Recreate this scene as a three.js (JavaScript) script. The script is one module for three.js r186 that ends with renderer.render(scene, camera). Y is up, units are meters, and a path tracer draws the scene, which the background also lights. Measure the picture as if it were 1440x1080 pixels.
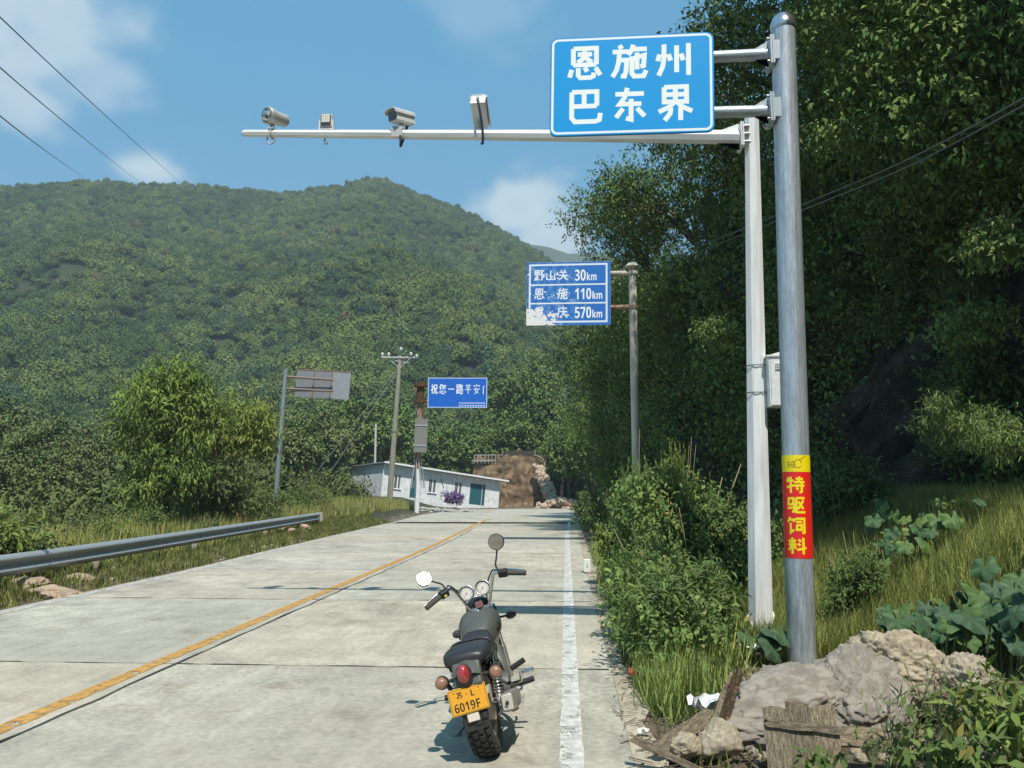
import * as THREE from 'three';
import { mergeGeometries, toCreasedNormals } from 'three/addons/utils/BufferGeometryUtils.js';
import { RoundedBoxGeometry } from 'three/addons/geometries/RoundedBoxGeometry.js';
import { createNoise2D, createNoise3D } from 'simplex-noise';

// ---------- camera, sky, sun, exposure ----------
const scene = new THREE.Scene();
const FOCAL = 1165, EYE = 1.6, YAW = Math.atan(77 / FOCAL), PITCH = Math.atan(148 / FOCAL);
const camera = new THREE.PerspectiveCamera(2 * Math.atan(540 / FOCAL) * 180 / Math.PI, 4 / 3, 0.1, 6000);
camera.rotation.order = 'YXZ';
camera.position.set(0, EYE, 0);
camera.rotation.set(PITCH, YAW, 0);
camera.updateMatrixWorld(true);
const renderer = new THREE.WebGLRenderer({ antialias: true });
renderer.toneMapping = THREE.LinearToneMapping;
renderer.toneMappingExposure = 1.36;
renderer.shadowMap.enabled = true;

const rand = (seed) => { let s = seed >>> 0; return () => { s = (s + 0x6d2b79f5) | 0; let t = Math.imul(s ^ (s >>> 15), 1 | s); t = (t + Math.imul(t ^ (t >>> 7), 61 | t)) ^ t; return ((t ^ (t >>> 14)) >>> 0) / 4294967296; }; };
const R0 = rand(77);
const n2 = createNoise2D(rand(5)), n3 = createNoise3D(rand(9));
const fbm2 = (x, y, o = 4) => { let s = 0, a = 0.5; for (let i = 0; i < o; i++) { s += a * n2(x, y); x *= 2.03; y *= 2.03; a *= 0.5; } return s; };
const fbm3 = (x, y, z, o = 4) => { let s = 0, a = 0.5; for (let i = 0; i < o; i++) { s += a * n3(x, y, z); x *= 2.03; y *= 2.03; z *= 2.03; a *= 0.5; } return s; };
const { clamp, lerp, smoothstep } = THREE.MathUtils;
const V = (x, y, z) => new THREE.Vector3(x, y, z);
// photo pixel -> direction; then a point at a known distance along the road (-z) or on a known height
const dirOf = (px, py) => V((px - 720) / FOCAL, (540 - py) / FOCAL, -1).applyQuaternion(camera.quaternion);
const atD = (px, py, D) => { const d = dirOf(px, py); return d.multiplyScalar(D / -d.z).add(camera.position); };

const onG = (px, py, y = 0) => { const d = dirOf(px, py); return d.multiplyScalar((y - EYE) / d.y).add(camera.position); };
const TO_SUN = V(0.18, 1, 0.59).normalize();
const sun = new THREE.DirectionalLight(new THREE.Color(1, 0.95, 0.86), 4.2);
sun.position.copy(TO_SUN).multiplyScalar(120); sun.castShadow = true; sun.name = 'sun';
sun.shadow.radius = 1.2; sun.shadow.mapSize.set(4096, 4096);
Object.assign(sun.shadow.camera, { left: -60, right: 40, top: 70, bottom: -60, near: 1, far: 400 });
scene.add(sun, sun.target);

{ // computed sky: clear blue air with soft cumulus
  const W = 1024, H = 512, data = new Float32Array(W * H * 4);
  const blobs = [[60, 60, 0.085, 0.75, 0.06], [135, 95, 0.05, 0.5, 0.04], [-40, 20, 0.12, 0.8, 0.09], [212, 240, 0.03, 0.95, 0.018], [730, 292, 0.05, 1.0, 0.04], [765, 335, 0.055, 0.9, 0.03], [690, 20, 0.06, 0.25, 0.04], [640, 5, 0.05, 0.2, 0.03]]
    .map(([x, y, r, a, h]) => [dirOf(x, y).normalize(), r, a, h]);
  for (let j = 0; j < H; j++) for (let i = 0; i < W; i++) {
    const up = ((j + 0.5) / H - 0.5) * Math.PI, az = ((i + 0.5) / W - 0.5) * 2 * Math.PI;
    const d = V(Math.cos(az) * Math.cos(up), Math.sin(up), Math.sin(az) * Math.cos(up));
    const e = Math.max(0, d.y), t = Math.pow(1 - e, 2.2);
    let c = [lerp(0.062, 0.24, t * t), lerp(0.262, 0.48, t * t), lerp(0.47, 0.70, t * t)];
    const warp = fbm3(d.x * 9, d.y * 16, d.z * 9, 5), fine = fbm3(d.x * 30 + 7, d.y * 44, d.z * 30, 4);
    let a = 0;
    for (const [b, r, k, h] of blobs) {
      const dy = d.y - b.y, dx = Math.sqrt(Math.max(0, (d.x - b.x) ** 2 + (d.z - b.z) ** 2));
      const q = Math.hypot(dx / r, dy / h) + warp * 0.75 + fine * 0.35;
      a = Math.max(a, k * smoothstep(1.35 - q, 0, 1.0));
    }
    // the rest of the dome carries the same scattered cumulus
    const seen = d.dot(dirOf(560, 200).normalize());
    const k = 2.2 / (e + 0.25), s = fbm3(d.x * k * 0.9 + 3, 1.7, d.z * k * 0.9 - 5, 5);
    a = Math.max(a, 0.8 * smoothstep(s, 0.16, 0.5) * smoothstep(e, 0.02, 0.2) * smoothstep(0.86 - seen, 0, 0.12));
    const cl = [0.50 + fine * 0.08, 0.60 + fine * 0.07, 0.66 + fine * 0.06];
    if (d.y < 0) c = [0.16, 0.19, 0.15];
    for (let q = 0; q < 3; q++) data[(j * W + i) * 4 + q] = d.y < 0 ? c[q] : lerp(c[q], cl[q], clamp(a, 0, 0.9));
    data[(j * W + i) * 4 + 3] = 1;
  }
  const sky = new THREE.DataTexture(data, W, H, THREE.RGBAFormat, THREE.FloatType);
  sky.mapping = THREE.EquirectangularReflectionMapping; sky.magFilter = THREE.LinearFilter; sky.minFilter = THREE.LinearFilter; sky.needsUpdate = true;
  scene.background = sky; scene.environment = sky;
}
scene.fog = new THREE.FogExp2(new THREE.Color(0.62, 0.74, 0.82), 0.0006);

// ---------- helpers ----------
const taken = new Map();
const numbered = (name) => { const k = taken.get(name) ?? 0; taken.set(name, k + 1); return k ? name + '_' + String(k).padStart(3, '0') : name; };
const sh = (m) => { m.castShadow = true; m.receiveShadow = true; return m; };
const clean = (g) => { const o = g.index ? g.toNonIndexed() : g.clone(); for (const k of Object.keys(o.attributes)) if (!['position', 'normal', 'uv', 'color'].includes(k)) o.deleteAttribute(k); return o; };
function joined(gs) {
  if (!Array.isArray(gs)) return gs;
  if (gs.length === 1) return gs[0];
  const c = gs.map(clean), anyC = c.some((g) => g.attributes.color), anyU = c.every((g) => g.attributes.uv);
  for (const g of c) {
    if (!anyU) g.deleteAttribute('uv');
    if (anyC && !g.attributes.color) g.setAttribute('color', new THREE.BufferAttribute(new Float32Array(g.attributes.position.count * 3).fill(1), 3));
  }
  return mergeGeometries(c);
}
function obj(name, gs, mat, parent) { const m = sh(new THREE.Mesh(joined(gs), mat)); m.name = parent ? name : numbered(name); (parent ?? scene).add(m); return m; }
function tag(o, label, category, group) { o.userData.label = label; o.userData.category = category; if (group) o.userData.group = group; return o; }
function thing(name, label, category, p = [0, 0, 0], turn = 0, group) {
  const o = new THREE.Group(); o.name = numbered(name); o.position.set(...p); o.rotation.y = turn; scene.add(o); return tag(o, label, category, group);
}
function struct(name, gs, mat) { const m = obj(name, gs, mat); m.userData.kind = 'structure'; return m; }
function dup(root, p, turn = 0, s = 1) {
  const r = root.clone(); r.name = numbered(root.name.replace(/_\d{3}$/, '')); r.position.set(...p); r.rotation.y = turn; if (Array.isArray(s)) r.scale.set(...s); else r.scale.setScalar(s); scene.add(r); return r;
}
const xf = (g, p = [0, 0, 0], r = [0, 0, 0], s) => { if (s) g.scale(...(Array.isArray(s) ? s : [s, s, s])); if (r[0]) g.rotateX(r[0]); if (r[1]) g.rotateY(r[1]); if (r[2]) g.rotateZ(r[2]); return g.translate(...p); };
const box = (w, h, d, p, r, bev) => xf(bev ? new RoundedBoxGeometry(w, h, d, 2, bev) : new THREE.BoxGeometry(w, h, d), p, r);
const cyl = (r0, r1, h, p, r, n = 20) => xf(new THREE.CylinderGeometry(r0, r1, h, n), p, r);
const ball = (r, p, s, n = 16) => xf(new THREE.SphereGeometry(r, n, Math.ceil(n * 0.7)), p, undefined, undefined) && xf(new THREE.SphereGeometry(r, n, Math.ceil(n * 0.7)), p, [0, 0, 0], s ?? undefined);
const rod = (a, b, r0, r1 = r0, n = 10) => { // cylinder from a (radius r0) to b (radius r1)
  const A = V(...a), B = V(...b), d = B.clone().sub(A), g = new THREE.CylinderGeometry(r1, r0, d.length(), n);
  g.applyQuaternion(new THREE.Quaternion().setFromUnitVectors(V(0, 1, 0), d.clone().normalize())); return g.translate(...A.add(B).multiplyScalar(0.5).toArray());
};
const tube = (pts, r, seg = 24, n = 8, closed = false) => new THREE.TubeGeometry(new THREE.CatmullRomCurve3(pts.map((p) => V(...p)), closed, 'centripetal'), seg, r, n, closed);
const lathe = (pts, n = 24) => new THREE.LatheGeometry(pts.map((p) => new THREE.Vector2(...p)), n);
const lin = (r, g, b) => new THREE.Color().setRGB(r, g, b);
const std = (c, rough = 0.7, metal = 0, more = {}) => new THREE.MeshStandardMaterial({ color: Array.isArray(c) ? lin(...c) : c, roughness: rough, metalness: metal, ...more });
function canvasTex(w, h, draw, repeat) {
  const c = document.createElement('canvas'); c.width = w; c.height = h; draw(c.getContext('2d'), w, h);
  const t = new THREE.CanvasTexture(c); t.colorSpace = THREE.SRGBColorSpace; t.magFilter = THREE.LinearFilter;
  if (repeat) { t.wrapS = t.wrapT = THREE.RepeatWrapping; }
  return t;
}
// noise texture: f(u, v in 0..1 wrapped via torus) -> [r,g,b] 0..1 sRGB or scalar
function noiseTex(size, f, srgb = true) {
  const d = new Uint8Array(size * size * 4);
  for (let j = 0; j < size; j++) for (let i = 0; i < size; i++) {
    const v = f(i / size, j / size), o = (j * size + i) * 4, a = Array.isArray(v) ? v : [v, v, v];
    for (let k = 0; k < 3; k++) d[o + k] = clamp(a[k], 0, 1) * 255; d[o + 3] = 255;
  }
  const t = new THREE.DataTexture(d, size, size); t.magFilter = THREE.LinearFilter; t.minFilter = THREE.LinearMipmapLinearFilter; t.generateMipmaps = true; t.wrapS = t.wrapT = THREE.RepeatWrapping;
  if (srgb) t.colorSpace = THREE.SRGBColorSpace; t.needsUpdate = true; return t;
}
// tileable fbm on the unit square: blends four shifted copies
const tfbm = (u, v, f, o = 4, s = 0) => {
  const q = (a, b) => fbm2(a * f + s, b * f - s, o), wu = smoothstep(u, 0, 1), wv = smoothstep(v, 0, 1);
  return lerp(lerp(q(u, v), q(u - 1, v), wu), lerp(q(u, v - 1), q(u - 1, v - 1), wu), wv);
};
function planarUV(g, scale = 1, ax = 'x', ay = 'z') { const p = g.attributes.position, uv = new Float32Array(p.count * 2), A = { x: 0, y: 1, z: 2 }; for (let i = 0; i < p.count; i++) { uv[i * 2] = p.array[i * 3 + A[ax]] * scale; uv[i * 2 + 1] = p.array[i * 3 + A[ay]] * scale; } g.setAttribute('uv', new THREE.BufferAttribute(uv, 2)); return g; }
// ---------- the land ----------
// road corridor: straight for 40 m, then bending behind the rock face
const ROAD_L = [[-7.6, 8], [-7.55, -10], [-7.6, -16], [-7.9, -22], [-8.2, -30], [-8.6, -41], [-9.2, -52], [-9.0, -60], [-7.6, -66], [-4, -69.5], [1, -69.5], [8, -67], [20, -62], [44, -55]];
const ROAD_R = [[0.38, 8], [0.38, -30], [0.42, -38], [1.2, -43], [4, -48], [10, -51.5], [20, -51], [40, -46]];
const pathAt = (pts, D) => { for (let i = 1; i < pts.length; i++) if (-pts[i][1] >= D || i === pts.length - 1) { const [x0, z0] = pts[i - 1], [x1, z1] = pts[i]; const t = clamp((D + z0) / (z0 - z1), 0, 1); return lerp(x0, x1, t); } return 0; };
const leftX = (D) => pathAt(ROAD_L.slice(0, 8), Math.min(D, 60));
const CLIFF = [[13.5, 40], [13, 14], [12.4, 4], [9.8, -2], [7.4, -6], [7.1, -9], [6.7, -12], [5.3, -17], [4.2, -21], [3.2, -25], [2.4, -30], [2.0, -36], [2.2, -41], [4.5, -46], [10, -48.5], [22, -48], [40, -43]];
const cliffX = (D) => pathAt(CLIFF.slice(0, 13), clamp(D, -14, 41));
const inFlat = (x, z) => { // 1 inside the carriageway and its shoulder
  const D = -z;
  if (D < 42) return x > leftX(D) - 0.35 && x < 0.62 ? 1 : 0;
  if (D < 71) { const l = D < 60 ? leftX(D) - 0.4 : lerp(-9.3, -3, (D - 60) / 11); return x > l && x < (D < 52 ? cliffX(41) + (D - 41) * 0.6 : 60) ? 1 : 0; }
  return 0;
};
function groundY(x, z) {
  const D = -z;
  if (inFlat(x, z)) return -0.06;
  let y = 0;
  if (D < 42 && x >= 0.5) {
    const t = x - 0.62, c = cliffX(D);
    y = -0.05 + 0.05 * smoothstep(t, 0, 0.5) + 0.035 * fbm2(x * 1.3, z * 1.3, 3) * smoothstep(t, 0, 0.6);
    y += 1.3 * smoothstep(x, lerp(2.7, 0.9, smoothstep(D, 12, 28)), Math.min(5.6, c + 0.4)) * smoothstep(D, 1, 6);
    y += 0.07 * Math.exp(-((x - 2.1) ** 2 / 0.9 + (z + 7.4) ** 2 / 1.2)) - 0.2 * Math.exp(-((x - 2.15) ** 2 / 0.7 + (z + 9.6) ** 2 / 3));
  } else if (x < -4) {
    const e = leftX(Math.min(D, 60)) - 0.35 - x;
    y = -0.06 + 0.10 * smoothstep(e, 0, 0.5) + 0.05 * fbm2(x * 0.9, z * 0.9, 3) * smoothstep(e, 0, 0.4);
    y += 0.4 * smoothstep(e, 0.3, 2.2) * smoothstep(D, 22, 34) * smoothstep(62 - D, 0, 8);
    y += 1.1 * smoothstep(e, 1, 6) * smoothstep(D, 56, 68) * smoothstep(x, -30, -14);
    y -= 1.6 * smoothstep(e, 4, 16) * smoothstep(48 - D, 0, 20);
  } else { y = -0.04 + 0.03 * fbm2(x, z, 2); }
  return y;
}
const noiseGround = noiseTex(512, (u, v) => { const a = tfbm(u, v, 4, 5), b = tfbm(u, v, 22, 4, 9), c = tfbm(u, v, 90, 2, 3); const k = 0.72 + a * 0.35 + b * 0.3 + c * 0.28; return [k, k * 0.98, k * 0.95]; });
const bumpGround = noiseTex(512, (u, v) => 0.5 + tfbm(u, v, 26, 5, 9) * 0.6 + tfbm(u, v, 110, 2, 4) * 0.3, false);
const groundMat = new THREE.MeshStandardMaterial({ vertexColors: true, map: noiseGround, bumpMap: bumpGround, bumpScale: 0.05, roughness: 0.97 });
{
  const grow = (from, to, step, f) => { const o = []; let x = from, s = step; while (x < to) { x += s; s *= f; o.push(x); } return o; };
  const xs = [...grow(14, 1500, 3, 1.5).reverse().map((x) => -x - 0), ...Array.from({ length: 121 }, (_, i) => -14 + i * 0.19), ...grow(8.9, 1500, 0.8, 1.5)];
  const zs = [...grow(4, 400, 1.5, 1.6).reverse(), ...Array.from({ length: 170 }, (_, i) => 3.8 - i * 0.2), ...Array.from({ length: 70 }, (_, i) => -30.6 - i * 0.8), ...grow(87, 1600, 3, 1.4).map((z) => -z)];
  const nx = xs.length, nz = zs.length, pos = [], col = [], uv = [], idx = [];
  for (let j = 0; j < nz; j++) for (let i = 0; i < nx; i++) {
    const x = xs[i], z = zs[j], D = -z; let y = groundY(x, z);
    if (Math.abs(x) > 60 || D > 95) y = Math.min(y, -0.6);
    pos.push(x, y, z); uv.push(x / 3.1, z / 3.1);
    const dirt = [0.27, 0.205, 0.135], grav = [0.37, 0.32, 0.245], green = [0.075, 0.095, 0.035];
    let g = 0.5 + fbm2(x * 0.8, z * 0.8, 4) * 1.3;
    if (x > 0.5) g = smoothstep(x + 0.7 * fbm2(x * 2, z * 2, 3), 0.8, 1.5) * (D > 7.2 || x > 3.4 ? 1 : 0.15 + 0.4 * smoothstep(fbm2(x * 1.4, z * 1.4, 3), -0.1, 0.3));
    if (x > 0.5) g *= 1 - 0.95 * smoothstep(1.15 - Math.hypot((x - 2.0) / 1.05, (z + 7.55) / 0.85) - 0.3 * fbm2(x * 3, z * 3, 3), 0, 0.3);
    else { const e = leftX(Math.min(D, 60)) - x; g = smoothstep(e + 0.8 * fbm2(x * 2, z * 2, 3), 0.5, 1.3) * 0.9; }
    const f = smoothstep(fbm2(x * 2.4 + 9, z * 2.4, 4), -0.2, 0.35);
    const base = dirt.map((v, k) => lerp(v, grav[k], f));
    const c = base.map((v, k) => lerp(v, green[k], clamp(g, 0, 1)));
    col.push(...c);
  }
  for (let j = 0; j < nz - 1; j++) for (let i = 0; i < nx - 1; i++) { const a = j * nx + i, b = a + 1, c = a + nx, d = c + 1; idx.push(a, c, b, b, c, d); }
  const g = new THREE.BufferGeometry(); g.setAttribute('position', new THREE.Float32BufferAttribute(pos, 3)); g.setAttribute('color', new THREE.Float32BufferAttribute(col, 3)); g.setAttribute('uv', new THREE.Float32BufferAttribute(uv, 2)); g.setIndex(idx); g.computeVertexNormals();
  struct('ground', g, groundMat);
}

// ---------- carriageway: concrete slabs over a dark bed ----------
const concreteMap = noiseTex(1024, (u, v) => {
  const a = tfbm(u, v, 2.2, 4), b = tfbm(u, v, 9, 4, 4), c = tfbm(u, v, 60, 3, 8), streak = tfbm(u, v * 0.14 + 0.3, 26, 3, 2), pit = tfbm(u, v, 120, 2, 31);
  let k = 0.765 + a * 0.11 + b * 0.09 + c * 0.12 + streak * 0.07;
  const stain = smoothstep(tfbm(u, v, 5, 5, 17), 0.18, 0.5) * 0.06; k -= stain;
  if (pit > 0.38) k -= 0.16;
  return [k, k * (0.985 - stain * 0.3), k * (0.925 - stain * 0.5)];
});
const concreteBump = noiseTex(512, (u, v) => 0.5 + tfbm(u, v, 50, 4, 3) * 0.5 + tfbm(u, v * 0.3, 90, 2, 6) * 0.25, false);
const slabMats = [[1, 1, 1], [0.93, 0.94, 0.93], [1.0, 0.975, 0.94], [0.90, 0.92, 0.91], [0.97, 0.95, 0.93]].map((c) => new THREE.MeshStandardMaterial({ color: lin(0.805 * c[0], 0.775 * c[1], 0.728 * c[2]), map: concreteMap, bumpMap: concreteBump, bumpScale: 0.004, roughness: 0.9 }));
const road = new THREE.Group(); road.name = 'road'; road.userData.kind = 'structure'; scene.add(road);
const flatShape = (pts, y, hole) => { const s = new THREE.Shape(pts.map(([x, z]) => new THREE.Vector2(x, -z))); const g = new THREE.ShapeGeometry(s, 24); g.rotateX(-Math.PI / 2); return planarUV(g.translate(0, y, 0), 1 / 5.3); };
{
  const bedMat = std([0.06, 0.056, 0.05], 0.95);
  obj('road_bed', flatShape([...ROAD_L.slice(0, 6), ...ROAD_R.slice(0, 3).reverse()], -0.022), bedMat, road);
  // slabs 4.5 m long, two lanes; the right-hand joint line at -3.62
  const slabShape = (pts, k) => { // top at y = 0, rounded arris, ragged joint edges
    const s = new THREE.Shape(pts.map(([x, z]) => new THREE.Vector2(x, -z)));
    const g = new THREE.ExtrudeGeometry(s, { depth: 0.03, bevelEnabled: true, bevelThickness: 0.006, bevelSize: 0.006, bevelOffset: -0.006, bevelSegments: 1, steps: 1 });
    g.rotateX(-Math.PI / 2).translate(0, -0.036, 0);
    return planarUV(g, 1 / 5.3);
  };
  const r = rand(41); let k = 0;
  const edge = (x, z0, z1, n, amp, s) => Array.from({ length: n + 1 }, (_, i) => { const z = lerp(z0, z1, i / n); return [x + amp * n2(z * 1.9, s), z]; });
  const JX = (D) => D < 22 ? -3.62 : lerp(-3.62, -4.0, smoothstep(D, 22, 42));
  for (let i = -2; i < 8; i++) {
    const d0 = 3.2 + i * 4.5, d1 = d0 + 4.5, gap = 0.011, far = Math.min(d1, 41);
    for (const lane of [0, 1]) {
      const L = (D) => (lane ? JX(D) + 0.011 : leftX(D)), Rr = (D) => (lane ? 0.38 : JX(D) - 0.011);
      const z0 = -(d0 + gap), z1 = -(far - gap), a = [], b = [];
      for (let q = 0; q <= 10; q++) { const z = lerp(z0, z1, q / 10); a.push([L(-z) + 0.006 * n2(z * 2.1, lane + 3), z]); b.push([Rr(-z) + 0.006 * n2(z * 2.1, lane + 4), z]); }
      const cut = (p, s) => { const out = []; const [A, B] = p; for (let q = 1; q < 14; q++) out.push([lerp(A[0], B[0], q / 14), A[1] + 0.008 * n2(A[0] + q * 1.7, s + d0)]); return out; };
      const pts = [...b, ...cut([b[10], a[10]], 1), ...a.reverse(), ...cut([a[10], b[0]], 2)];
      const g = slabShape(pts); const uvs = g.attributes.uv; const ou = r(), ov = r(); for (let q = 0; q < uvs.count; q++) { uvs.array[q * 2] += ou; uvs.array[q * 2 + 1] += ov; }
      obj('concrete_slab', g, slabMats[(k++ * 3 + lane) % 5], road);
      if (far < d1) continue;
    }
  }
  // bitumen in the cross joints
  const sealM = std([0.055, 0.052, 0.048], 0.85);
  for (let i = -1; i < 8; i++) { const D = 3.2 + i * 4.5, pos = [], idx = [], x0 = leftX(D) + 0.02, n = 70; for (let k = 0; k <= n; k++) { const x = lerp(x0, 0.36, k / n), z = -D + 0.016 * n2(x * 0.9, i * 5) + 0.008 * n2(x * 4, i), w = Math.max(0.004, 0.011 + 0.009 * n2(x * 1.3 + 7, i * 3)); pos.push(x, 0.003, z - w, x, 0.003, z + w); if (k) { const a = k * 2 - 2; idx.push(a, a + 1, a + 2, a + 1, a + 3, a + 2); } } const g = new THREE.BufferGeometry(); g.setAttribute('position', new THREE.Float32BufferAttribute(pos, 3)); g.setIndex(idx); g.computeVertexNormals(); obj('joint_seal', g, sealM, road); }
  // ragged concrete shoulder strip beyond the slab edge
  const hp = [], r2 = rand(8);
  for (let q = 0; q <= 120; q++) { const z = 6 - q * 0.4; hp.push([0.56 + 0.10 * fbm2(z * 0.9, 4, 4) + 0.05 * n2(z * 3, 9), z]); }
  const strip = flatShape([[0.381, 6], ...hp, [0.381, -42]], -0.0015);
  obj('shoulder_strip', strip, new THREE.MeshStandardMaterial({ color: lin(0.66, 0.60, 0.51), map: concreteMap, bumpMap: concreteBump, bumpScale: 0.012, roughness: 0.95 }), road);
  // older dark surface on the bend
  const bend = [...ROAD_L.slice(5), ...ROAD_R.slice(2).reverse()];
  obj('bend_surface', flatShape(bend.map(([x, z], i) => (i === 0 ? [x, -41.0] : i === bend.length - 1 ? [x, -41.0] : [x, z])), -0.003), slabMats[1], road);
}
// painted lines, worn, laid as sheets 4 mm over the slabs
const wornAlpha = (amount, s) => noiseTex(512, (u, v) => { const a = tfbm(u, v, 7, 5, s), b = tfbm(u, v, 60, 3, s + 4); return smoothstep(a * 0.7 + b * 0.6, amount, amount + 0.12) < 0.5 ? 1 : 0.0; }, false);
{
  const ribbon = (pts, w, y, seg = 4) => { // pts [x,z] centre line
    const pos = [], uv = [], idx = []; let len = 0;
    const curve = new THREE.CatmullRomCurve3(pts.map(([x, z]) => V(x, y, z)), false, 'centripetal'), n = pts.length * seg, P = curve.getPoints(n);
    P.forEach((p, i) => { const t = (P[i + 1] ?? p).clone().sub(P[i - 1] ?? p).normalize(), s = V(-t.z, 0, t.x); if (i) len += p.distanceTo(P[i - 1]);
      for (const q of [-1, -0.34, 0.34, 1]) { const j = Math.abs(q) === 1 ? 0.006 * n2(len * 4, q * 7) : 0; pos.push(p.x + s.x * (q * w / 2 + j * q), y, p.z + s.z * (q * w / 2 + j * q)); uv.push((q + 1) * w / 2 / 1.6, len / 1.6); } });
    for (let i = 0; i < P.length - 1; i++) for (let k = 0; k < 3; k++) { const a = i * 4 + k; idx.push(a, a + 1, a + 4, a + 1, a + 5, a + 4); }
    const g = new THREE.BufferGeometry(); g.setAttribute('position', new THREE.Float32BufferAttribute(pos, 3)); g.setAttribute('uv', new THREE.Float32BufferAttribute(uv, 2)); g.setIndex(idx); g.computeVertexNormals();
    if (g.attributes.normal.array[1] < 0) { for (let i = 0; i < idx.length; i += 3) [idx[i], idx[i + 1]] = [idx[i + 1], idx[i]]; g.setIndex(idx); g.computeVertexNormals(); }
    return g;
  };
  const paint = (c, wear, s) => new THREE.MeshStandardMaterial({ color: lin(...c), roughness: 0.75, map: noiseTex(256, (u, v) => 0.9 + tfbm(u, v, 12, 4, s) * 0.2), alphaMap: wornAlpha(wear, s), alphaTest: 0.5 });
  const span = (f, d0, d1, n) => Array.from({ length: n + 1 }, (_, i) => { const D = lerp(d0, d1, i / n); return [f(D), -D]; });
  const white = paint([0.72, 0.71, 0.66], 0.2, 3), yellow = paint([0.64, 0.355, 0.09], 0.16, 12), white2 = paint([0.60, 0.59, 0.54], 0.12, 23);
  const m1 = obj('white_edge_line', ribbon(span((D) => (D < 30 ? 0.02 - 0.0012 * D : lerp(-0.016, 0.12, (D - 30) / 12)), -4, 41, 60), 0.142, 0.004), white); m1.userData.kind = 'structure';
  const m2 = obj('yellow_centre_line', ribbon(span((D) => (D < 20 ? -3.81 : lerp(-3.81, -4.25, smoothstep(D, 20, 44))), -4, 46, 60), 0.15, 0.004), yellow); m2.userData.kind = 'structure';
  const m3 = obj('white_edge_line', ribbon(span((D) => leftX(D) + 0.2, -4, 41, 60), 0.13, 0.004), white2); m3.userData.kind = 'structure';
  const m4 = obj('white_edge_line', ribbon([[-8.4, -41.2], [-8.95, -52], [-8.75, -60], [-7.4, -65.6], [-4, -69], [1, -69], [8, -66.5], [20, -61.5]], 0.15, 0.002), white2); m4.userData.kind = 'structure';
  const m5 = obj('white_edge_line', ribbon([[0.25, -41.2], [1.0, -43.6], [3.8, -48.6], [10, -52.2], [20, -51.8]], 0.15, 0.002), white2); m5.userData.kind = 'structure';
  // bitumen seam that runs beside the yellow line: a raised, crooked bead
  const seam = []; for (let D = -3; D < 34; D += 0.22) seam.push([(D < 22 ? -3.615 : lerp(-3.615, -3.97, smoothstep(D, 22, 42))) + 0.022 * n2(D * 0.9, 2) + 0.012 * n2(D * 3.3, 8), -D]);
  const s = obj('joint_seal', ribbon(seam, 0.028, 0.003, 1), std([0.05, 0.048, 0.045], 0.8), road);
}

// ---------- mountain ----------
const RIDGE = [[-900, 330], [-500, 300], [-200, 285], [0, 262], [60, 254], [120, 251], [180, 254], [250, 257], [330, 262], [380, 269], [430, 264], [470, 258], [500, 251], [540, 249], [565, 260], [600, 273], [640, 287], [680, 306], [720, 330], [760, 352], [810, 385], [870, 420], [960, 460], [1100, 500], [1400, 540], [1800, 560]];
const ridgeElev = RIDGE.map(([x, y]) => { const d = dirOf(x, y + 7); return [Math.atan2(d.x, -d.z), Math.atan2(d.y, Math.hypot(d.x, d.z))]; });
const elevAt = (az) => { for (let i = 1; i < ridgeElev.length; i++) if (az <= ridgeElev[i][0] || i === ridgeElev.length - 1) { const [a0, e0] = ridgeElev[i - 1], [a1, e1] = ridgeElev[i]; return lerp(e0, e1, clamp((az - a0) / (a1 - a0), 0, 1)); } };
const MR = 470, footR = (az) => 92 + 22 * smoothstep(-az, 0.15, 0.5);
function mountainY(az, r) {
  const x = Math.sin(az) * r, z = -Math.cos(az) * r, f0 = footR(az), t = (r - f0) / (MR - f0), top = EYE + Math.tan(elevAt(az)) * MR;
  const nz = fbm2(x * 0.007 + 3, z * 0.007, 2) * 17 - Math.sqrt(fbm2(x * 0.012 - 8, z * 0.012, 1) ** 2 + 0.02) * 14;
  if (t <= 1) { const p = lerp(t, Math.pow(Math.max(t, 0), 1.25), 0.5); return -1.5 + (top + 1.5) * p + nz * Math.max(0, Math.sin(Math.PI * Math.min(1, t * 1.02))) ; }
  return top - (r - MR) * 0.55;
}
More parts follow.
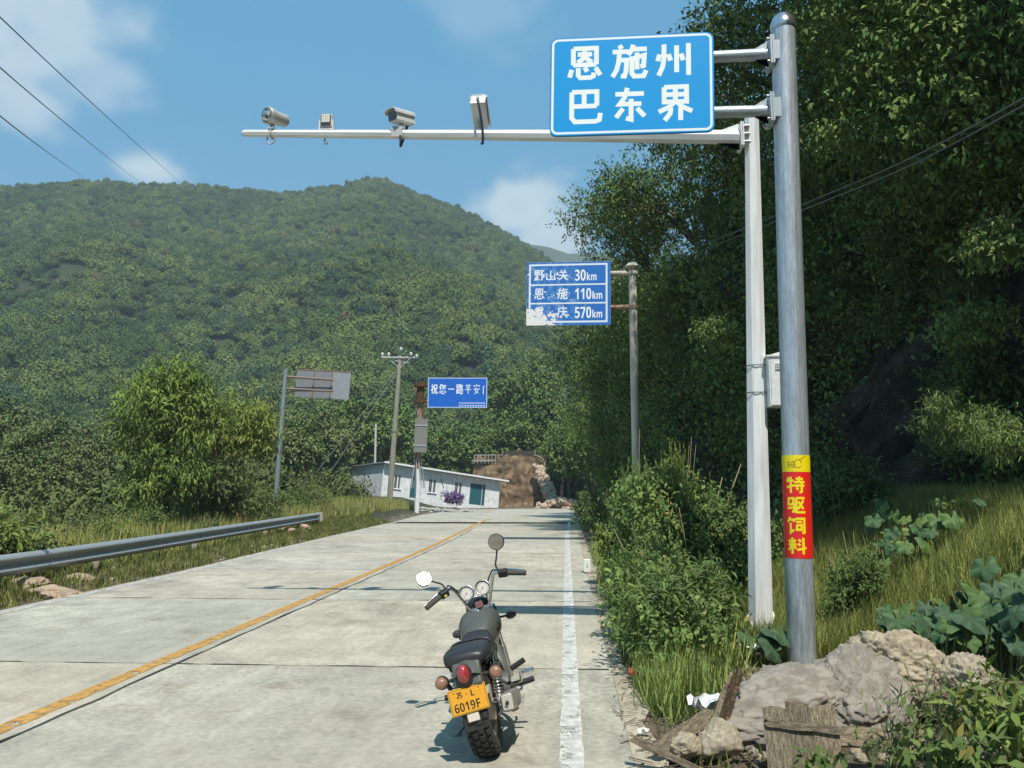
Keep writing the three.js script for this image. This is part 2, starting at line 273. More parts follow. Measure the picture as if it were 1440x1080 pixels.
{
  const na = 360, nr = 150, pos = [], col = [], idx = [], a0 = -1.25, a1 = 0.95;
  for (let j = 0; j <= nr; j++) for (let i = 0; i <= na; i++) {
    const az = lerp(a0, a1, i / na), r = lerp(footR(az) - 2, 640, Math.pow(j / nr, 1.15)); pos.push(Math.sin(az) * r, mountainY(az, r), -Math.cos(az) * r);
    const k = 0.8 + 0.4 * fbm2(i * 0.3, j * 0.3); col.push(0.036 * k, 0.052 * k, 0.020 * k);
  }
  for (let j = 0; j < nr; j++) for (let i = 0; i < na; i++) { const a = j * (na + 1) + i, b = a + 1, c = a + na + 1, d = c + 1; idx.push(a, b, c, b, d, c); }
  const g = new THREE.BufferGeometry(); g.setAttribute('position', new THREE.Float32BufferAttribute(pos, 3)); g.setAttribute('color', new THREE.Float32BufferAttribute(col, 3)); g.setIndex(idx); g.computeVertexNormals();
  struct('mountain', g, new THREE.MeshStandardMaterial({ vertexColors: true, roughness: 1 }));
  // farther ridge that shows in the saddle
  const fp = [], fi = [], fc = [], RR = 900;
  const pr = [[560, 420], [640, 380], [700, 348], [740, 338], [770, 342], [800, 352], [850, 350], [920, 380], [1050, 420], [1200, 470]];
  pr.forEach(([x, y]) => { const d = dirOf(x, y + 5).normalize(), k = RR / Math.hypot(d.x, d.z); for (const [rr, hh] of [[0.8, -0.1], [0.9, 0.5], [1, 1], [1.15, 0.6]]) { fp.push(d.x * k * rr, EYE + d.y * k * hh, d.z * k * rr); fc.push(0.05, 0.07, 0.03); } });
  for (let i = 0; i < pr.length - 1; i++) for (let k = 0; k < 3; k++) { const a = i * 4 + k; fi.push(a, a + 4, a + 1, a + 4, a + 5, a + 1); }
  const fg = new THREE.BufferGeometry(); fg.setAttribute('position', new THREE.Float32BufferAttribute(fp, 3)); fg.setAttribute('color', new THREE.Float32BufferAttribute(fc, 3)); fg.setIndex(fi); fg.computeVertexNormals();
  struct('far_mountain', fg, new THREE.MeshStandardMaterial({ vertexColors: true, roughness: 1 }));
}
// ---------- foliage builders ----------
const leafMat = (rough = 0.9, t = 0.3) => new THREE.MeshPhysicalMaterial({ vertexColors: true, roughness: rough, side: THREE.DoubleSide, transmission: t, thickness: 0, specularIntensity: 0.35 });
const LEAF = leafMat(0.9, 0.25), LEAF_FAR = leafMat(0.8, 0);
const MIX = (a, b, t) => a.map((v, k) => lerp(v, b[k], t));
// leaves as folded four-point blades; list of {p, dir, up, len, wid, col}
class Leaves {
  constructor() { this.pos = []; this.nor = []; this.col = []; this.idx = []; }
  add(p, dir, nrm, len, wid, c, fold = 0.18, droop = 0.15) {
    const s = V().crossVectors(dir, nrm).normalize(), n = V().crossVectors(s, dir).normalize(), b = this.pos.length / 3;
    const m = p.clone().addScaledVector(dir, len * 0.45), tip = p.clone().addScaledVector(dir, len).addScaledVector(n, -len * droop);
    const l = m.clone().addScaledVector(s, wid / 2).addScaledVector(n, wid * fold), r = m.clone().addScaledVector(s, -wid / 2).addScaledVector(n, wid * fold);
    for (const q of [p, l, r, tip]) { this.pos.push(q.x, q.y, q.z); this.nor.push(n.x, n.y, n.z); this.col.push(...c); }
    this.idx.push(b, b + 1, b + 2, b + 1, b + 3, b + 2);
  }
  build() { const g = new THREE.BufferGeometry(); g.setAttribute('position', new THREE.Float32BufferAttribute(this.pos, 3)); g.setAttribute('normal', new THREE.Float32BufferAttribute(this.nor, 3)); g.setAttribute('color', new THREE.Float32BufferAttribute(this.col, 3)); g.setIndex(this.idx); return g; }
}
const onSphere = (r) => { const z = r() * 2 - 1, a = r() * 6.2832, q = Math.sqrt(1 - z * z); return V(q * Math.cos(a), z, q * Math.sin(a)); };
function lobesIn(seed, n, rx, ry, rz, size, c = [0, 0, 0]) {
  const r = rand(seed), out = [];
  for (let i = 0; i < n; i++) { const d = onSphere(r), k = Math.pow(r(), 0.45) * 0.82; out.push({ c: V(c[0] + d.x * rx * k, c[1] + d.y * ry * k, c[2] + d.z * rz * k), r: size * (0.65 + r() * 0.7) }); }
  return out;
}
// a crown: lobes hold twigs, twigs hold leaves
function crownGeo({ seed, lobes, twigs, perTwig, len, wid, pal, droop = 0.3, flat = 0.75, spread = 0.22, up = 0.4 }) {
  const r = rand(seed), L = new Leaves(), per = Math.ceil(twigs / lobes.length);
  for (const lb of lobes) {
    const tone = r();
    for (let t = 0; t < per; t++) {
      const d = onSphere(r); d.y = d.y * flat + up * 0.35; d.normalize();
      const rad = lb.r * Math.pow(r(), 0.38), q = lb.c.clone().addScaledVector(d, rad), tt = clamp(tone * 0.6 + r() * 0.5, 0, 1);
      const base = MIX(pal[0], pal[1], tt), grow = d.clone().add(V((r() - 0.5) * 1.2, (r() - 0.5) * 0.8, (r() - 0.5) * 1.2)).normalize();
      for (let k = 0; k < perTwig; k++) {
        const along = (k / perTwig) * spread * 2, p = q.clone().addScaledVector(grow, along).add(V((r() - 0.5) * spread, (r() - 0.5) * spread * 0.6, (r() - 0.5) * spread));
        const dir = grow.clone().multiplyScalar(0.5).add(onSphere(r).multiplyScalar(0.9)); dir.y -= droop * (0.4 + r()); dir.normalize();
        const nrm = V((r() - 0.5) * 1.3, 0.55 + r(), (r() - 0.5) * 1.3).addScaledVector(d, 0.5).normalize();
        const b = 0.78 + r() * 0.44, s = 0.75 + r() * 0.5;
        L.add(p, dir, nrm, len * s, wid * s, pal[2] && r() < 0.03 ? pal[2] : base.map((v) => v * b));
      }
    }
  }
  return L.build();
}
const BARK = std([0.085, 0.068, 0.05], 0.95, 0, { bumpMap: bumpGround, bumpScale: 0.02 });
const GREENS = { mid: [[0.075, 0.135, 0.035], [0.165, 0.235, 0.06], [0.22, 0.19, 0.05]], lime: [[0.12, 0.19, 0.04], [0.26, 0.32, 0.075], [0.26, 0.23, 0.06]], olive: [[0.09, 0.135, 0.042], [0.18, 0.215, 0.072], [0.2, 0.13, 0.06]] };
function limbs(seed, base, lobes, r0, fork) { // trunk with limbs that reach the lobes
  const r = rand(seed), g = [], f = V(...fork), b = V(...base), m = b.clone().lerp(f, 0.5).add(V((r() - 0.5) * 0.3, 0, (r() - 0.5) * 0.3));
  const taper = (pts, ra, rb, n = 7) => { const c = new THREE.CatmullRomCurve3(pts), s = 10, geo = new THREE.TubeGeometry(c, s, 1, n), p = geo.attributes.position; for (let i = 0; i <= s; i++) { const o = c.getPointAt(i / s), k = lerp(ra, rb, i / s); for (let j = 0; j <= n; j++) { const q = (i * (n + 1) + j) * 3; p.array[q] = o.x + (p.array[q] - o.x) * k; p.array[q + 1] = o.y + (p.array[q + 1] - o.y) * k; p.array[q + 2] = o.z + (p.array[q + 2] - o.z) * k; } } geo.computeVertexNormals(); return geo; };
  g.push(taper([b, m, f], r0, r0 * 0.7, 9));
  lobes.forEach((l, i) => { if (i % 2 && lobes.length > 12) return; const mid = f.clone().lerp(l.c, 0.5).add(V((r() - 0.5) * 0.4, 0.15 + r() * 0.2, (r() - 0.5) * 0.4)); g.push(taper([f.clone().lerp(m, r() * 0.3), mid, l.c], r0 * 0.4, r0 * 0.08, 5)); });
  return joined(g);
}
function makeTree(name, label, category, group, o) {
  const t = thing(name, label, category, [0, 0, 0], 0, group);
  obj('trunk', limbs(o.seed, o.base ?? [0, -0.3, 0], o.lobes, o.trunk, o.fork), BARK, t);
  obj('crown', crownGeo(o), o.far ? LEAF_FAR : LEAF, t);
  return t;
}

// ---------- wood on the mountain: one mass of crowns ----------
{
  const protos = [0, 1, 2, 3, 4].map((k) => {
    const r = rand(300 + k), L = new Leaves(), lb = lobesIn(400 + k, 9 + k, 2.1, 1.7, 2.1, 1.25, [0, 2.6, 0]);
    for (const l of lb) for (let i = 0; i < 115; i++) {
      const d = onSphere(r); d.y = Math.abs(d.y) * 0.9 - 0.25; d.normalize(); const p = l.c.clone().addScaledVector(d, l.r * (0.8 + r() * 0.3));
      const dir = onSphere(r); dir.y -= 0.3; dir.normalize(); const nrm = d.clone().add(V((r() - 0.5) * 1.1, 0.45, (r() - 0.5) * 1.1)).normalize(), b = 0.75 + r() * 0.5, s = 0.22 + r() * 0.26;
      L.add(p, dir, nrm, s * 1.3, s, [b, b, b * 0.95], 0.25, 0.3);
    }
    return L.build();
  });
  const forest = new THREE.Group(); forest.name = 'mountain_forest'; forest.userData = { label: 'dense green wood covering the mountain slopes', category: 'forest', kind: 'stuff' }; scene.add(forest);
  const r = rand(71), spots = protos.map(() => []), C = new THREE.Color(), Q = new THREE.Quaternion(), up = V(0, 1, 0);
  for (let i = 0; i < 31000; i++) {
    const az = lerp(-0.92, 0.5, r()), f0 = footR(az), rr = Math.sqrt(lerp((f0 + 1) ** 2, 478 ** 2, r())), x = Math.sin(az) * rr, z = -Math.cos(az) * rr;
    const patch = fbm2(x * 0.02, z * 0.02, 3), s = (0.5 + Math.pow(r(), 1.6) * 0.62) * (1 + patch * 0.3) * (rr > 440 ? 0.75 : 1), y = mountainY(az, rr) - 0.6;
    const t = clamp(0.5 + patch * 0.9 + (r() - 0.5) * 0.8, 0, 1), cool = r();
    let c = MIX([0.060, 0.106, 0.032], [0.148, 0.196, 0.052], t); if (cool < 0.12) c = [0.05, 0.098, 0.045]; if (cool > 0.99) c = [0.17, 0.15, 0.06];
    const b = 1 + (r() - 0.5) * 0.3;
    spots[Math.floor(r() * 5)].push([new THREE.Matrix4().compose(V(x, y, z), Q.setFromAxisAngle(up, r() * 6.28), V(s, s * (0.85 + r() * 0.4), s)), c.map((v) => v * b)]);
  }
  protos.forEach((g, k) => {
    const m = sh(new THREE.InstancedMesh(g, LEAF_FAR, spots[k].length)); m.name = 'crowns'; m.userData.kind = 'stuff';
    spots[k].forEach(([M, c], i) => { m.setMatrixAt(i, M); m.setColorAt(i, C.setRGB(...c)); }); forest.add(m);
  });
}

// ---------- rock face beside the road ----------
const cliffTop = (D) => 8.4 + 18 * smoothstep(19 - D, 0, 8) + 0.8 * n2(D * 0.15, 3);
{
  const curve = new THREE.CatmullRomCurve3(CLIFF.map(([x, z]) => V(x, 0, z)), false, 'centripetal'), ns = 260, nt = 90, pos = [], col = [], uv = [], idx = [];
  for (let i = 0; i <= ns; i++) {
    const u = i / ns, p = curve.getPointAt(u), t = curve.getTangentAt(u), nx = -t.z, nz = t.x; // nx,nz away from the road
    const sgn = 1, H = cliffTop(-p.z);
    for (let j = 0; j <= nt; j++) {
      const v = j / nt; let out, y;
      if (v < 0.62) { const q = v / 0.62; y = -0.6 + q * (H + 0.6); out = 0.035 * y + 0.25 * Math.sin(q * 3.1) - 1.4 * smoothstep(y, 8, 15) * smoothstep(16 + p.z, 0, 6); } else { const q = (v - 0.62) / 0.38; y = H + q * q * 14 + q * 2; out = 0.035 * H - 1.4 * smoothstep(16 + p.z, 0, 6) + q * 24; }
      const wx = p.x + nx * out, wz = p.z + nz * out, ledge = Math.round(y * 0.9 + fbm2(wz * 0.2, 4, 2) * 2) / 0.9 - y;
      const rough = (fbm3(wx * 0.35, y * 0.4, wz * 0.35, 5) * 1.5 + Math.abs(fbm3(wx * 1.1 + 5, y * 1.4, wz * 1.1, 4)) * 0.6 + ledge * 0.18) * (v < 0.62 ? 1 : 0.5);
      const X = wx + nx * rough, Z = wz + nz * rough; pos.push(X, y + 0.15 * fbm3(wx, y, wz, 2), Z); uv.push((X + Z) / 2.2, y / 2.2);
      const k = 0.75 + 0.5 * fbm3(X * 0.9, y * 0.9, Z * 0.9, 4), moss = smoothstep(fbm3(X * 0.5 + 20, y * 0.6, Z * 0.5, 4), 0.02, 0.22);
      const c = MIX([0.155 * k, 0.15 * k, 0.135 * k], [0.04, 0.052, 0.022], v > 0.6 ? 1 : moss * 0.85); col.push(...c);
    }
  }
  for (let i = 0; i < ns; i++) for (let j = 0; j < nt; j++) { const a = i * (nt + 1) + j, b = a + 1, c = a + nt + 1, d = c + 1; idx.push(a, c, b, b, c, d); }
  const g = new THREE.BufferGeometry(); g.setAttribute('position', new THREE.Float32BufferAttribute(pos, 3)); g.setAttribute('color', new THREE.Float32BufferAttribute(col, 3)); g.setAttribute('uv', new THREE.Float32BufferAttribute(uv, 2)); g.setIndex(idx); g.computeVertexNormals();
  const m = struct('cliff', g, new THREE.MeshStandardMaterial({ vertexColors: true, map: noiseGround, bumpMap: bumpGround, bumpScale: 0.08, roughness: 0.95, side: THREE.DoubleSide }));
  // creeper and fern sprays that hang on the face, uncountable
  const sp = [0, 1, 2].map((k) => { const r = rand(610 + k), L = new Leaves(); for (let i = 0; i < 120; i++) { const a = r(), wv = (r() + r() - 1) * 0.8, p = V(wv, -a * a * 0.9 + 0.25 + 0.2 * Math.sin(wv * 7 + k), (r() - 0.5) * 0.7 + a * 0.1), dir = V((r() - 0.5) * 1.6, -0.1 - r() * 0.5, (r() - 0.5) * 1.6).normalize(), b = 0.7 + r() * 0.6; L.add(p, dir, V((r() - 0.5), 0.6, (r() - 0.3)).normalize(), 0.06 + r() * 0.07, 0.03 + r() * 0.03, [b, b, b]); } return L.build(); });
  const grp = new THREE.Group(); grp.name = 'cliff_creepers'; grp.userData = { label: 'dark creepers and ferns hanging over the shaded rock face', category: 'creepers', kind: 'stuff' }; scene.add(grp);
  const r = rand(88), Q = new THREE.Quaternion(), C = new THREE.Color(), lists = sp.map(() => []);
  for (let k = 0; k < 9500; k++) {
    const i = Math.floor(r() * ns), j = Math.floor(Math.pow(r(), 0.85) * nt * 0.66), a = (i * (nt + 1) + j) * 3, x = pos[a], y = pos[a + 1], z = pos[a + 2];
    if (fbm3(x * 0.45 + 20, y * 0.5, z * 0.45, 3) < -0.14 && y < 6) continue; if (Math.abs(-z - 15.2) < 1.5 && y > 0.9 && y < 3.2) continue;
    const u = curve.getTangentAt(i / ns), s = 0.8 + r() * 1.1; Q.setFromAxisAngle(V(0, 1, 0), Math.atan2(u.z, -u.x) + (r() - 0.5) * 1.4);
    lists[k % 3].push([new THREE.Matrix4().compose(V(x + u.z * 0.12, y + 0.1, z - u.x * 0.12), Q, V(s, s, s)), MIX(GREENS.mid[0], GREENS.mid[1], r())]);
  }
  sp.forEach((g2, k) => { const im = sh(new THREE.InstancedMesh(g2, LEAF_FAR, lists[k].length)); im.name = 'sprays'; im.userData.kind = 'stuff'; lists[k].forEach(([M, c], i) => { im.setMatrixAt(i, M); im.setColorAt(i, C.setRGB(...c)); }); grp.add(im); });
}
const place = (proto, list) => { let first = true; for (const [p, turn, s, label] of list) { let t; if (first) { t = proto; t.position.set(...p); t.rotation.y = turn; if (Array.isArray(s)) t.scale.set(...s); else t.scale.setScalar(s); first = false; } else t = dup(proto, p, turn, s); if (label) t.userData.label = label; } };
// trees on top of the rock face lean over the road
{
  const mk = (seed, pal) => { const lobes = lobesIn(seed, 16, 2.3, 1.9, 2.3, 1.05, [-2.0, 4.2, 0]); return { seed, lobes, far: 1, twigs: 1350, perTwig: 10, len: 0.125, wid: 0.058, pal, trunk: 0.17, base: [0.3, -1.5, 0], fork: [-0.9, 2.6, 0], droop: 0.5 }; };
  const label = 'dark broadleaf tree leaning out from the top of the rock face', group = 'trees along the top of the rock face';
  const A = makeTree('cliff_tree', label, 'tree', group, mk(901, GREENS.mid)), B = makeTree('cliff_tree', label, 'tree', group, mk(917, GREENS.mid)), Cc = makeTree('cliff_tree', label, 'tree', group, mk(933, GREENS.mid));
  const spot = (px, py, D, s, turn = 0) => { const c = atD(px, py, D); return [[c.x + 2.0 * s, c.y - 4.2 * s, c.z], turn, s]; };
  place(A, [spot(868, 322, 31, 0.98, 0.2), spot(1000, 190, 23, 0.95, -0.15), spot(1190, 40, 16.5, 0.95, 0.1), spot(1290, 300, 14.5, 0.62, 0.3), spot(930, 470, 33, 0.8, 0.3), spot(838, 515, 46, 1.25, 0.2), spot(905, 470, 50, 1.3, -0.3)]);
  place(B, [spot(935, 270, 27, 0.92, -0.2), spot(1085, 95, 19.5, 1, 0.2), spot(1340, 20, 12.5, 0.9, -0.1), spot(1150, 300, 19, 0.66, 0.1), spot(1010, 400, 24, 0.75, 0)]);
  place(Cc, [spot(905, 400, 35, 0.9, 0), spot(1240, 150, 15.5, 0.85, 0.2), spot(1470, 60, 10, 0.9, 0), spot(1420, 180, 11.5, 0.7, 0.2), spot(1080, 260, 21.5, 0.8, -0.2), spot(870, 520, 38, 0.85, 0.1), spot(866, 440, 43, 1.2, 0), spot(850, 590, 52, 1.1, 0.2), spot(980, 560, 31, 0.6, 0.1)]);
}
function MIX3(a, b, t) { return a.map((c, i) => MIX(c, b[i], t)); }
// shrubs on the face and along its foot
const LUSH = [[0.10, 0.175, 0.045], [0.225, 0.31, 0.085], [0.34, 0.31, 0.1]];
const STRAW = std([0.45, 0.37, 0.22], 0.9);
{
  const mk = (name, label, group, seed, pal, o = {}) => makeTree(name, label, 'shrub', group, { seed, lobes: lobesIn(seed, 9, 0.62, 0.45, 0.62, 0.36, [0, 0.62, 0]), twigs: 260, perTwig: 9, len: 0.085, wid: 0.04, pal, trunk: 0.03, base: [0, -0.25, 0], fork: [0, 0.3, 0], spread: 0.12, ...o });
  const lab = 'dark leafy shrub rooted in the shaded rock face', gr = 'shrubs rooted in the rock face';
  const P = [mk('cliff_shrub', lab, gr, 501, GREENS.mid), mk('cliff_shrub', lab, gr, 502, GREENS.mid), mk('cliff_shrub', lab, gr, 503, GREENS.mid, { len: 0.2, wid: 0.035, perTwig: 10 })];
  const r = rand(12), L = [[], [], []];
  for (let i = 0; i < 66; i++) { const D = 8 + Math.pow(r(), 1.2) * 32, y = Math.abs(D - 15.2) < 1.6 ? 3.6 + r() * 5 : 0.8 + r() * 8, x = cliffX(D) + 0.05 * y - 0.1 + r() * 0.4; L[i % 3].push([[x, y, -D], r() * 6, 0.8 + r() * 0.9]); }
  L.forEach((l, k) => place(P[k], l));
  // sunlit bushes between the road and the rock
  const bush = (name, label, seed, pal, px, py, D, s, o) => { const t = mk(name, label, 'bushes on the verge by the poles', seed, pal, { lobes: lobesIn(seed, 17, 0.72, 0.62, 0.7, 0.22, [0, 0.66, 0]), twigs: 640, perTwig: 10, len: 0.07, wid: 0.034, spread: 0.11, up: 0.8, ...o }); if (o?.stalks !== 0) { const q = rand(seed + 9); for (let k = 0; k < 5; k++) { const a = q() * 6.28, h = 0.9 + q() * 0.6; obj('dry_stalk', tube([[Math.cos(a) * 0.2, 0.1, Math.sin(a) * 0.2], [Math.cos(a) * 0.3, h * 0.6, Math.sin(a) * 0.3], [Math.cos(a) * 0.5 + (q() - 0.5) * 0.3, h, Math.sin(a) * 0.5]], 0.006, 8, 5), STRAW, t); } } const c = atD(px, py, D), gy = groundY(c.x, c.z); t.position.set(c.x, gy, c.z); t.scale.set(...(Array.isArray(s) ? s : [s, s, s])); t.rotation.y = seed; return t; };
  bush('verge_bush', 'tall bright green leafy bush at the foot of the concrete sign pole', 511, LUSH, 935, 780, 12.6, [1.25, 1.45, 1.2]);
  bush('verge_bush', 'yellowish bush hugging the road edge in front of the dark hillside', 512, GREENS.lime, 884, 770, 14.2, [0.72, 1.05, 0.9], { len: 0.10, wid: 0.06 });
  bush('verge_bush', 'dense green bush rising between the concrete sign pole and the white steel pole', 513, MIX3(LUSH, GREENS.mid, 0.4), 985, 800, 12.0, [1.2, 1.4, 1.1]);
  bush('verge_bush', 'low feathery weed bush beside the concrete shoulder and the marker stone', 514, LUSH, 908, 800, 11.4, [0.75, 0.8, 0.8], { len: 0.075, wid: 0.016, perTwig: 16 });
  bush('verge_bush', 'dark green bush directly behind the white steel pole', 515, GREENS.mid, 1035, 800, 11.8, [1.0, 1.2, 0.9]);
  bush('verge_bush', 'small leafy weed standing alone in the pale grass behind the galvanised pole', 516, GREENS.mid, 1200, 800, 9.5, [0.55, 0.75, 0.5]);
  bush('verge_bush', 'tall narrow weedy bush topped with pale shoots beside the concrete sign pole', 519, LUSH, 902, 780, 13.2, [0.55, 1.72, 0.55]);
  bush('verge_bush', 'spindly upright bush with dry stalks before the dark hillside', 520, GREENS.lime, 958, 785, 12.4, [0.5, 1.75, 0.5], { twigs: 420 });
  bush('verge_bush', 'compact bush against the road edge at the start of the bend', 517, GREENS.mid, 842, 735, 27, [0.9, 1.2, 1.2]);
  bush('verge_bush', 'broad shrub under the rock wall behind the pale grass', 518, GREENS.mid, 1180, 725, 14.0, [1.3, 1.0, 1.2]);
}
// low leafy weeds that carry the bank down to the shoulder
{
  const mk = (seed, pal, o) => makeTree('verge_weed', 'low leafy weed in the grass between the shoulder and the white steel pole', 'weed', 'leafy weeds along the shoulder', { seed, lobes: lobesIn(seed, 8, 0.3, 0.24, 0.3, 0.14, [0, 0.3, 0]), twigs: 150, perTwig: 8, len: 0.065, wid: 0.03, pal, trunk: 0.008, base: [0, -0.06, 0], fork: [0, 0.14, 0], spread: 0.08, up: 0.8, ...o });
  const P = [mk(851, LUSH), mk(852, GREENS.mid, { len: 0.09, wid: 0.02 }), mk(853, LUSH, { len: 0.05, wid: 0.035 })], r = rand(85), L = [[], [], []];
  for (let i = 0; i < 54; i++) { const D = 6.9 + Math.pow(r(), 0.9) * 9, x = 0.8 + r() * (D < 10.3 ? 0.1 + (D - 6.6) * 0.18 : 1.4); L[i % 3].push([[x, groundY(x, -D), -D], r() * 6, 0.6 + r() * 0.9]); }
  L.forEach((l, k) => place(P[k], l));
}
// branches that reach out of the shade into the sun
{
  const R = (label, seed, px, py, D, s, o = {}) => { const t = thing('sunlit_branch', label, 'branch', [0, 0, 0], 0, 'sunlit branches in front of the rock face'), c = atD(px, py, D), lb = lobesIn(seed, 9, 0.6, 0.22, 0.5, 0.2); const to = V(cliffX(D) + 0.6 - c.x, -0.5, -0.6).divideScalar(s); obj('stem', limbs(seed, to.toArray(), lb, 0.02, [0.25, -0.1, -0.1]), BARK, t); obj('foliage', crownGeo({ seed, lobes: lb, twigs: 170, perTwig: 9, len: 0.1, wid: 0.04, pal: LUSH, spread: 0.14, droop: 0.7, ...o }), LEAF, t); t.position.copy(c); t.scale.setScalar(s); };
  R('leafy branch beside the head of the galvanised pole with one brown leaf spray', 561, 1190, 188, 11.5, 0.75);
  R('pale leaf spray between the concrete pole and the white steel pole', 562, 1003, 468, 15.5, 0.8);
  R('thin fern-like spray over the grey rock patch', 563, 1325, 590, 10.5, 0.8, { wid: 0.016, len: 0.13, perTwig: 13 });
  R('drooping spray above the pale pumpkin vine', 564, 1410, 610, 9.6, 0.75, { wid: 0.016, len: 0.13, perTwig: 13 });
  R('bright leafy branch high on the rock face beside the cables', 565, 1400, 345, 9.8, 0.8);
  R('small bright branch below the cables', 566, 1370, 455, 10.4, 0.7);
}
// young trees on the far side of the guardrail
{
  const t1 = makeTree('peach_tree', 'bushy bright green tree with narrow hanging leaves behind the guardrail', 'tree', undefined, { seed: 210, lobes: [...lobesIn(211, 17, 1.75, 2.2, 1.5, 0.72, [0, 3.9, 0]), ...lobesIn(212, 7, 1.3, 0.9, 1.2, 0.6, [0.2, 1.9, 0])], twigs: 1500, perTwig: 8, len: 0.24, wid: 0.055, pal: [[0.085, 0.155, 0.03], [0.22, 0.30, 0.06], [0.32, 0.34, 0.09]], trunk: 0.12, base: [0.2, -0.3, 0], fork: [0.1, 1.4, 0], droop: 0.8, spread: 0.25 });
  let c = atD(222, 732, 25.5); t1.position.set(c.x, groundY(c.x, c.z), c.z);
  const t2 = makeTree('young_tree', 'lower yellow-green tree between the hanging-leaf tree and the blank sign', 'tree', undefined, { seed: 220, lobes: lobesIn(221, 14, 1.6, 1.25, 1.3, 0.62, [0, 3.4, 0]), twigs: 900, perTwig: 8, len: 0.24, wid: 0.055, pal: [[0.13, 0.185, 0.035], [0.27, 0.32, 0.07], [0.36, 0.32, 0.09]], trunk: 0.09, fork: [0, 1.8, 0], droop: 0.9, spread: 0.25 });
  c = atD(322, 720, 29); t2.position.set(c.x, groundY(c.x, c.z), c.z);
  const t3 = makeTree('olive_shrub', 'ragged olive green shrub under the yellow-green tree', 'shrub', undefined, { seed: 230, lobes: lobesIn(231, 12, 1.5, 0.9, 1.2, 0.55, [0, 1.5, 0]), twigs: 520, perTwig: 8, len: 0.17, wid: 0.06, pal: GREENS.olive, trunk: 0.05, fork: [0, 0.6, 0], spread: 0.2 });
  c = atD(318, 722, 27); t3.position.set(c.x, groundY(c.x, c.z), c.z);
}
// trees behind the house, the retaining wall and beyond the verge
{
  const mk = (seed, pal) => ({ seed, lobes: lobesIn(seed, 17, 2.5, 2.6, 2.5, 1.15, [0, 5.6, 0]), twigs: 800, perTwig: 9, far: 1, len: 0.36, wid: 0.2, pal, trunk: 0.2, fork: [0, 3, 0], spread: 0.5, droop: 0.4 });
  const group = 'trees around the foot of the mountain';
  const A = makeTree('wood_tree', 'mid green round-crowned tree standing behind the white house', 'tree', group, mk(701, GREENS.mid)), B = makeTree('wood_tree', 'dull olive tree in the wood beyond the guardrail', 'tree', group, mk(702, GREENS.olive)), Cc = makeTree('wood_tree', 'deep green tree on the slope past the retaining wall', 'tree', group, mk(703, GREENS.mid));
  const at = (px, D, s, turn = 0, dy = 0) => { const c = atD(px, 688, D), az = Math.atan2(c.x, -c.z), rr = Math.hypot(c.x, c.z); return [[c.x, (rr > footR(az) ? mountainY(az, rr) : groundY(c.x, c.z)) + dy, c.z], turn, s]; };
  const L = 'deep green tree on the slope past the retaining wall';
  place(A, [at(470, 82, 1.1, 1), at(540, 88, 1.15, 2), at(610, 92, 1.1, 3), at(655, 90, 1.0, 4), at(425, 66, 0.72, 1), at(505, 84, 1.2, 5)]);
  place(B, [at(415, 66, 0.85, 0), at(450, 74, 1.0, 2), at(385, 58, 0.8, 3), at(330, 62, 0.9, 4), at(280, 70, 1.0, 1), at(120, 60, 0.75, 2), at(60, 52, 0.7, 1), at(5, 58, 0.9, 4), at(180, 66, 0.9, 3), at(-60, 60, 0.9, 0), at(20, 44, 0.55, 1), at(90, 48, 0.5, 2), at(150, 46, 0.5, 3), at(300, 48, 0.5, 5), at(-20, 40, 0.5, 2), at(60, 38, 0.45, 3), at(250, 52, 0.55, 4), at(360, 46, 0.45, 1), at(120, 80, 0.9, 1), at(210, 84, 0.9, 2), at(30, 82, 0.9, 5), at(310, 86, 0.9, 3)]);
  place(Cc, [at(690, 96, 1.0, 0, 2), at(730, 93, 0.9, 1, 4), at(770, 96, 1.1, 2, 4), at(810, 92, 1.2, 3, 2), at(850, 90, 1.2, 4, 1), at(745, 108, 1.3, 5, 5), at(700, 110, 1.2, 1, 3), at(800, 76, 0.8, 2, 0.5), at(835, 72, 0.85, 3, 0.5), at(790, 88, 0.8, 3, 1)]);
}
// ---------- grasses ----------
const bladeTuft = (seed, n, h, spread, wid, lean) => { const r = rand(seed), L = new Leaves(); for (let i = 0; i < n; i++) { const a = r() * 6.283, p = V((r() - 0.5) * spread, -0.03, (r() - 0.5) * spread), hh = h * (0.5 + r() * 0.6), dir = V(Math.cos(a) * lean * r(), 1, Math.sin(a) * lean * r()).normalize(), b = 0.7 + r() * 0.55; L.add(p, dir, V(Math.cos(a), 0.1, Math.sin(a)), hh, wid * (0.7 + r() * 0.6), r() < 0.07 ? [b * 2.0, b * 1.45, b * 0.9] : [b, b, b], 0.1, 0.5); } return L.build(); };
function meadow(name, label, protos, spots, mat = LEAF) {
  const grp = new THREE.Group(); grp.name = name; grp.userData = { label, category: 'grass', kind: 'stuff' }; scene.add(grp);
  const C = new THREE.Color(), lists = protos.map(() => []); spots.forEach((s, i) => lists[i % protos.length].push(s));
  protos.forEach((g, k) => { const m = sh(new THREE.InstancedMesh(g, mat, lists[k].length)); m.name = 'tufts'; m.userData.kind = 'stuff'; lists[k].forEach(([x, y, z, t, s, c], i) => { m.setMatrixAt(i, new THREE.Matrix4().compose(V(x, y, z), new THREE.Quaternion().setFromAxisAngle(V(0, 1, 0), t), V(s, s, s))); m.setColorAt(i, C.setRGB(...c)); }); grp.add(m); });
}
